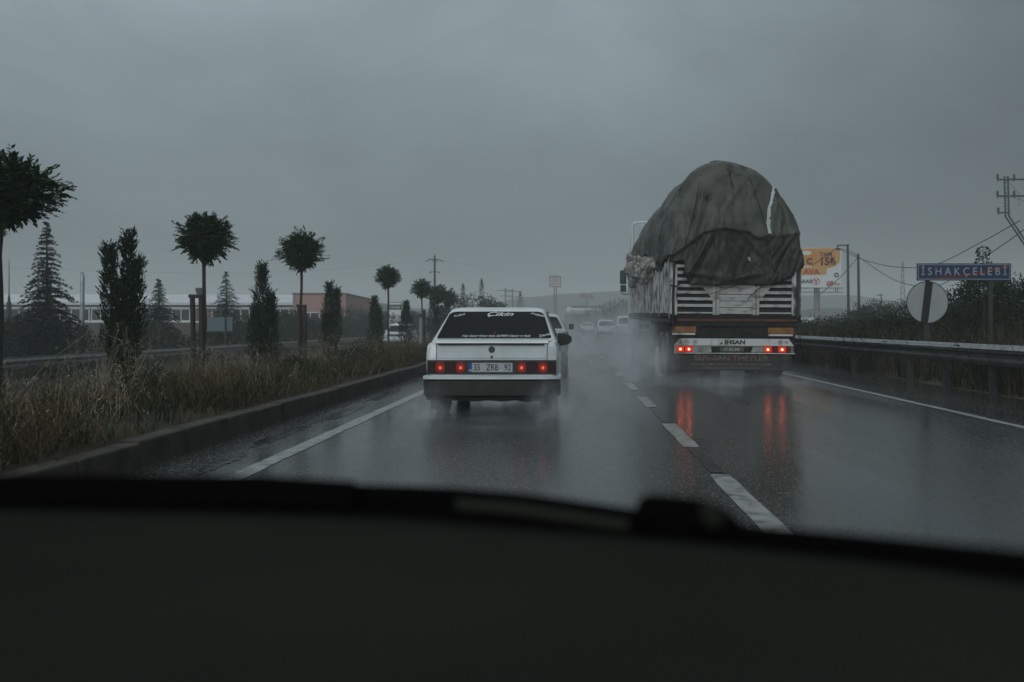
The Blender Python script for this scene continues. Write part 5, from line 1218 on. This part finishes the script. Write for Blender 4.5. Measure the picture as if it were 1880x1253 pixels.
# tall pale stalks that can be told apart
def stalk_clump(X, Y, n, h, sp, seed, label):
    rg = random.Random(seed); b = MB()
    for k in range(n):
        x, y = rg.gauss(0, sp), rg.gauss(0, sp * .6); hh = h * rg.uniform(.5, 1.1); a = rg.uniform(0, 6.28); l = rg.uniform(.05, .3) * hh
        P = [(x, y, -.03), (x + math.cos(a) * l * .2, y + math.sin(a) * l * .2, hh * .5), (x + math.cos(a) * l, y + math.sin(a) * l, hh)]
        b.tube(P, [.004, .003, .0015], 4, cap=False)
        for q in range(16):
            f = rg.uniform(.62, 1); p = Vector(P[1]).lerp(Vector(P[2]), (f - .5) * 2)
            d = rv(rg) + Vector((0, 0, .25)); leafquad(b, p, d, rdir(rg), rg.uniform(.04, .11), rg.uniform(.004, .010))
    o = b.build('weed_clump', M_stalk, fix=False); o.location = (X, Y, med_z(X, Y) if X < 0 else 0); tag(o, label, 'weeds', 'tall dry weed clumps')
stalk_clump(-6.3, 13.9, 34, 1.05, .26, 1, 'tall dry weeds round the foot of the double-peaked shrub')
stalk_clump(-6.9, 18.6, 16, .9, .22, 2, 'dry weeds round the staked tree trunk')
stalk_clump(-7.5, 16.6, 12, .9, .18, 3, 'sparse dry weeds left of the staked tree')
stalk_clump(-5.6, 15.6, 14, .7, .3, 4, 'dry weeds between double-peaked shrub and kerb')
stalk_clump(-6.8, 28.6, 26, 1.0, .4, 5, 'dry weeds at the foot of the ragged-topped shrub')
stalk_clump(-6.3, 33.5, 30, .9, .6, 6, 'dry weeds before the oncoming four by four')
stalk_clump(-5.6, 39.5, 22, .8, .5, 7, 'dry weeds before the pale marker post')
stalk_clump(-6.6, 11.3, 12, .8, .2, 8, 'dry weeds at the nearest tree trunk')
stalk_clump(-5.2, 22.5, 22, .65, .5, 9, 'dry weeds before the flame-shaped shrub')
b = MB(); b.tube([(-5.25, 10.2, .15), (-5.05, 10.5, .35), (-4.95, 10.7, .50)], .0022, 5)
b.tube([(-5.9, 10.3, .2), (-5.75, 11.0, .75), (-5.62, 11.6, 1.05)], .0025, 5); b.tube([(-4.9, 11.0, .18), (-4.82, 11.0, .55), (-4.66, 11.1, .92)], .0022, 5)
tag(b.build('grass_stalk', M_stalk), 'few long bare stalks leaning over the near grass', 'stalks')

# ------------------------------------------------------------ our own car: dash, cowl, wipers
t = empty('own_car', (0, 0, .6), 0, 'dark dashboard, cowl and wipers of the car looked out from', 'car')
def crv(P, n=60):
    o = []
    for i in range(n + 1):
        f = i / n * (len(P) - 1); k = min(int(f), len(P) - 2); u = f - k
        p0, p1, p2, p3 = P[max(0, k - 1)], P[k], P[k + 1], P[min(len(P) - 1, k + 2)]
        o.append(tuple(.5 * ((2 * b) + (-a + c) * u + (2 * a - 5 * b + 4 * c - d) * u * u + (-a + 3 * b - 3 * c + d) * u ** 3) for a, b, c, d in zip(p0, p1, p2, p3)))
    return o
edge = crv([(-1.15, .72), (-.75, .84), (-.50, .868), (-.18, .835), (-.045, .79), (.137, .715), (.29, .62), (.50, .44), (.66, .2)])
b = MB(); vs = []; K = 14
for (x, y) in edge:
    for k in range(K + 1):
        u = k / K; yy = y + (-.12 - y) * u * 1.0; z = .40 - .006 * math.cos(u * 6) * .5 - .008 * max(0, .07 - u) / .07
        if u > .55: z -= .25 * (u - .55) ** 1.6
        vs.append((x - .10 * u * (x > .3), yy, z))
b.add(vs, [(i * (K + 1) + k, (i + 1) * (K + 1) + k, (i + 1) * (K + 1) + k + 1, i * (K + 1) + k + 1) for i in range(len(edge) - 1) for k in range(K)], 0, True)
o = b.build('dashboard', M_dash, t); md = o.modifiers.new('s', 'SOLIDIFY'); md.thickness = .02; md.offset = -1
def strip(name, off0, off1, z0, z1, m, x0=-2, x1=2, th=.03):
    b = MB(); P = [p for p in edge if x0 <= p[0] <= x1]; vs = []
    for (x, y) in P:
        dz = -.015 * min(1, max(0, (x + .05) / .2))
        vs += [(x * 1.0, y + off0, z0 + dz), (x, y + off1, z1 + dz), (x, y + off1 + .01, z1 - th + dz), (x, y + off0 - .005, z0 - th + dz)]
    b.add(vs, [(4 * i + k, 4 * i + (k + 1) % 4, 4 * i + 4 + (k + 1) % 4, 4 * i + 4 + k) for i in range(len(P) - 1) for k in range(4)] + [(0, 1, 2, 3)], 0, True)
    return b.build(name, m, t)
strip('cowl', -.002, .16, .376, .380, M_cowl, th=.05)
strip('cowl_lip', .155, .185, .383, .386, M_cowl, th=.05)
strip('bonnet_edge', .115, .135, .384, .385, M_cowl2, x0=-.12, x1=.06, th=.05)
b = MB(); b.tube([(-1.0, 1.02, .386), (-.6, 1.0, .388), (-.30, .96, .3925), (-.205, .94, .392)], [.011, .012, .013, .011], 10); b.tube([(-1.0, 1.0, .378), (-.3, .945, .382), (-.20, .93, .383)], .012, 8); b.build('wiper', M_cowl, t)
b = MB(); b.prism([(.060, .342), (.166, .342), (.163, .366), (.150, .377), (.135, .390), (.115, .397), (.085, .401), (.066, .402), (.058, .394)], .80, .88); wo = b.build('wiper', M_cowl, t); md = wo.modifiers.new('b', 'BEVEL'); md.width = .006; md.segments = 3
b = MB(); b.tube([(.114, .79, .398), (.114, .812, .398)], [.0085, .0085], 14); b.build('wiper_nut', M_cowl2, wo)
b = MB(); b.tube([(.165, .845, .366), (.22, .74, .381), (.275, .63, .396), (.42, .50, .40)], .013, 8); b.build('wiper_blade', M_cowl, wo)

# ------------------------------------------------------------ rain haze (even) and wheel spray
def vol_mat(name, dens, colr, soft=False, nscale=2.0, aniso=.2, pw=1.5, hard=.0):
    m = bpy.data.materials.new(name); m.use_nodes = True; tt = m.node_tree; tt.nodes.clear()
    o = N(tt, 'ShaderNodeOutputMaterial'); v = N(tt, 'ShaderNodeVolumePrincipled'); v.inputs['Color'].default_value = (*colr, 1); v.inputs['Anisotropy'].default_value = aniso; v.inputs['Density'].default_value = dens
    tt.links.new(v.outputs[0], o.inputs['Volume'])
    if soft:
        c = N(tt, 'ShaderNodeTexCoord'); ln = N(tt, 'ShaderNodeVectorMath', operation='LENGTH'); tt.links.new(c.outputs['Object'], ln.inputs[0])
        r = N(tt, 'ShaderNodeMapRange', interpolation_type='SMOOTHSTEP'); r.inputs[1].default_value = 1.0; r.inputs[2].default_value = hard; r.inputs[3].default_value = 0; r.inputs[4].default_value = dens
        tt.links.new(ln.outputs['Value'], r.inputs[0])
        n = N(tt, 'ShaderNodeTexNoise'); n.inputs['Scale'].default_value = nscale; n.inputs['Detail'].default_value = 3; tt.links.new(c.outputs['Object'], n.inputs['Vector'])
        r2 = N(tt, 'ShaderNodeMapRange'); r2.inputs[1].default_value = .33; r2.inputs[2].default_value = .68; r2.inputs[3].default_value = .05; r2.inputs[4].default_value = 1.9; tt.links.new(n.outputs['Fac'], r2.inputs[0])
        mu = N(tt, 'ShaderNodeMath', operation='MULTIPLY'); tt.links.new(r.outputs[0], mu.inputs[0]); tt.links.new(r2.outputs[0], mu.inputs[1]); tt.links.new(mu.outputs[0], v.inputs['Density'])
    return m
b = MB(); b.box(-880, 880, -25, 860, -4, 32); o = b.build('haze', vol_mat('rain_haze', .0018, (.95, .985, 1.0), aniso=0)); tag(o, kind='stuff')
def spray(c, r, dens, ns=3.0, hard=.1):
    bm = bmesh.new(); bmesh.ops.create_icosphere(bm, subdivisions=3, radius=1.0)
    s = MB(); s.bm(bm); o = s.build('spray', vol_mat('wheel_spray', dens, (.93, .96, 1.0), True, ns, hard=hard)); o.location = c; o.scale = r; tag(o, kind='stuff')
SPRAY = [((.55, 36, .7), (2.2, 17, 1.8), .034), ((1.45, 20.5, .35), (.85, 4.2, 1.25), .34), ((1.5, 26.5, .5), (.8, 5.5, 1.6), .26), ((2.5, 18.9, .0), (1.4, 1.5, .38), .34), ((4.0, 19.2, .0), (1.0, 1.2, .38), .34), ((3.3, 20.9, .0), (1.6, 1.4, .8), .5),
         ((-1.70, 12.1, .10), (.40, 1.4, .42), .55), ((-.22, 12.2, .12), (.40, 1.5, .48), .62), ((-.95, 11.0, .04), (1.2, 1.6, .22), .14), ((2.9, 80, 1.0), (6, 35, 2.6), .010), ((-1.2, 24, .3), (1.6, 6, .8), .10), ((-.3, 20, .6), (1.1, 6, .8), .08)]
for c, r, d in SPRAY: spray(c, r, d)
# more weeds and small self-sown plants on the median and verge
for i, (X, Y, w_, h_, lb_) in enumerate(((-5.4, 13.0, .5, .45, 'small dark weed plant left of the nearest kerb stones'), (-4.9, 17.6, .6, .40, 'small dark weed by the kerb before the staked tree'), (-4.6, 21.5, .7, .5, 'low dark weed at the kerb before the flame-shaped shrub'), (-5.6, 26.5, .9, .55, 'grey-green weed below the pink building end'), (-6.3, 31.5, 1.1, .8, 'straggly bush between ragged shrub and four by four'), (-7.7, 20.8, .7, .7, 'straggly bush right of the staked tree'), (-7.4, 24.2, .8, .8, 'straggly bush at the foot of the flame-shaped shrub'), (-8.8, 17.5, 1.0, .8, 'straggly bush behind the double-peaked shrub'), (-7.8, 12.6, .8, .7, 'straggly bush left of the double-peaked shrub'))):
    bush(X, Y, med_z(X, Y), w_, h_, 200 + i, lb_, name='weed_plant', n=1000, lf=.035, m=M_green, group='self-sown plants on the median', cat='plant')
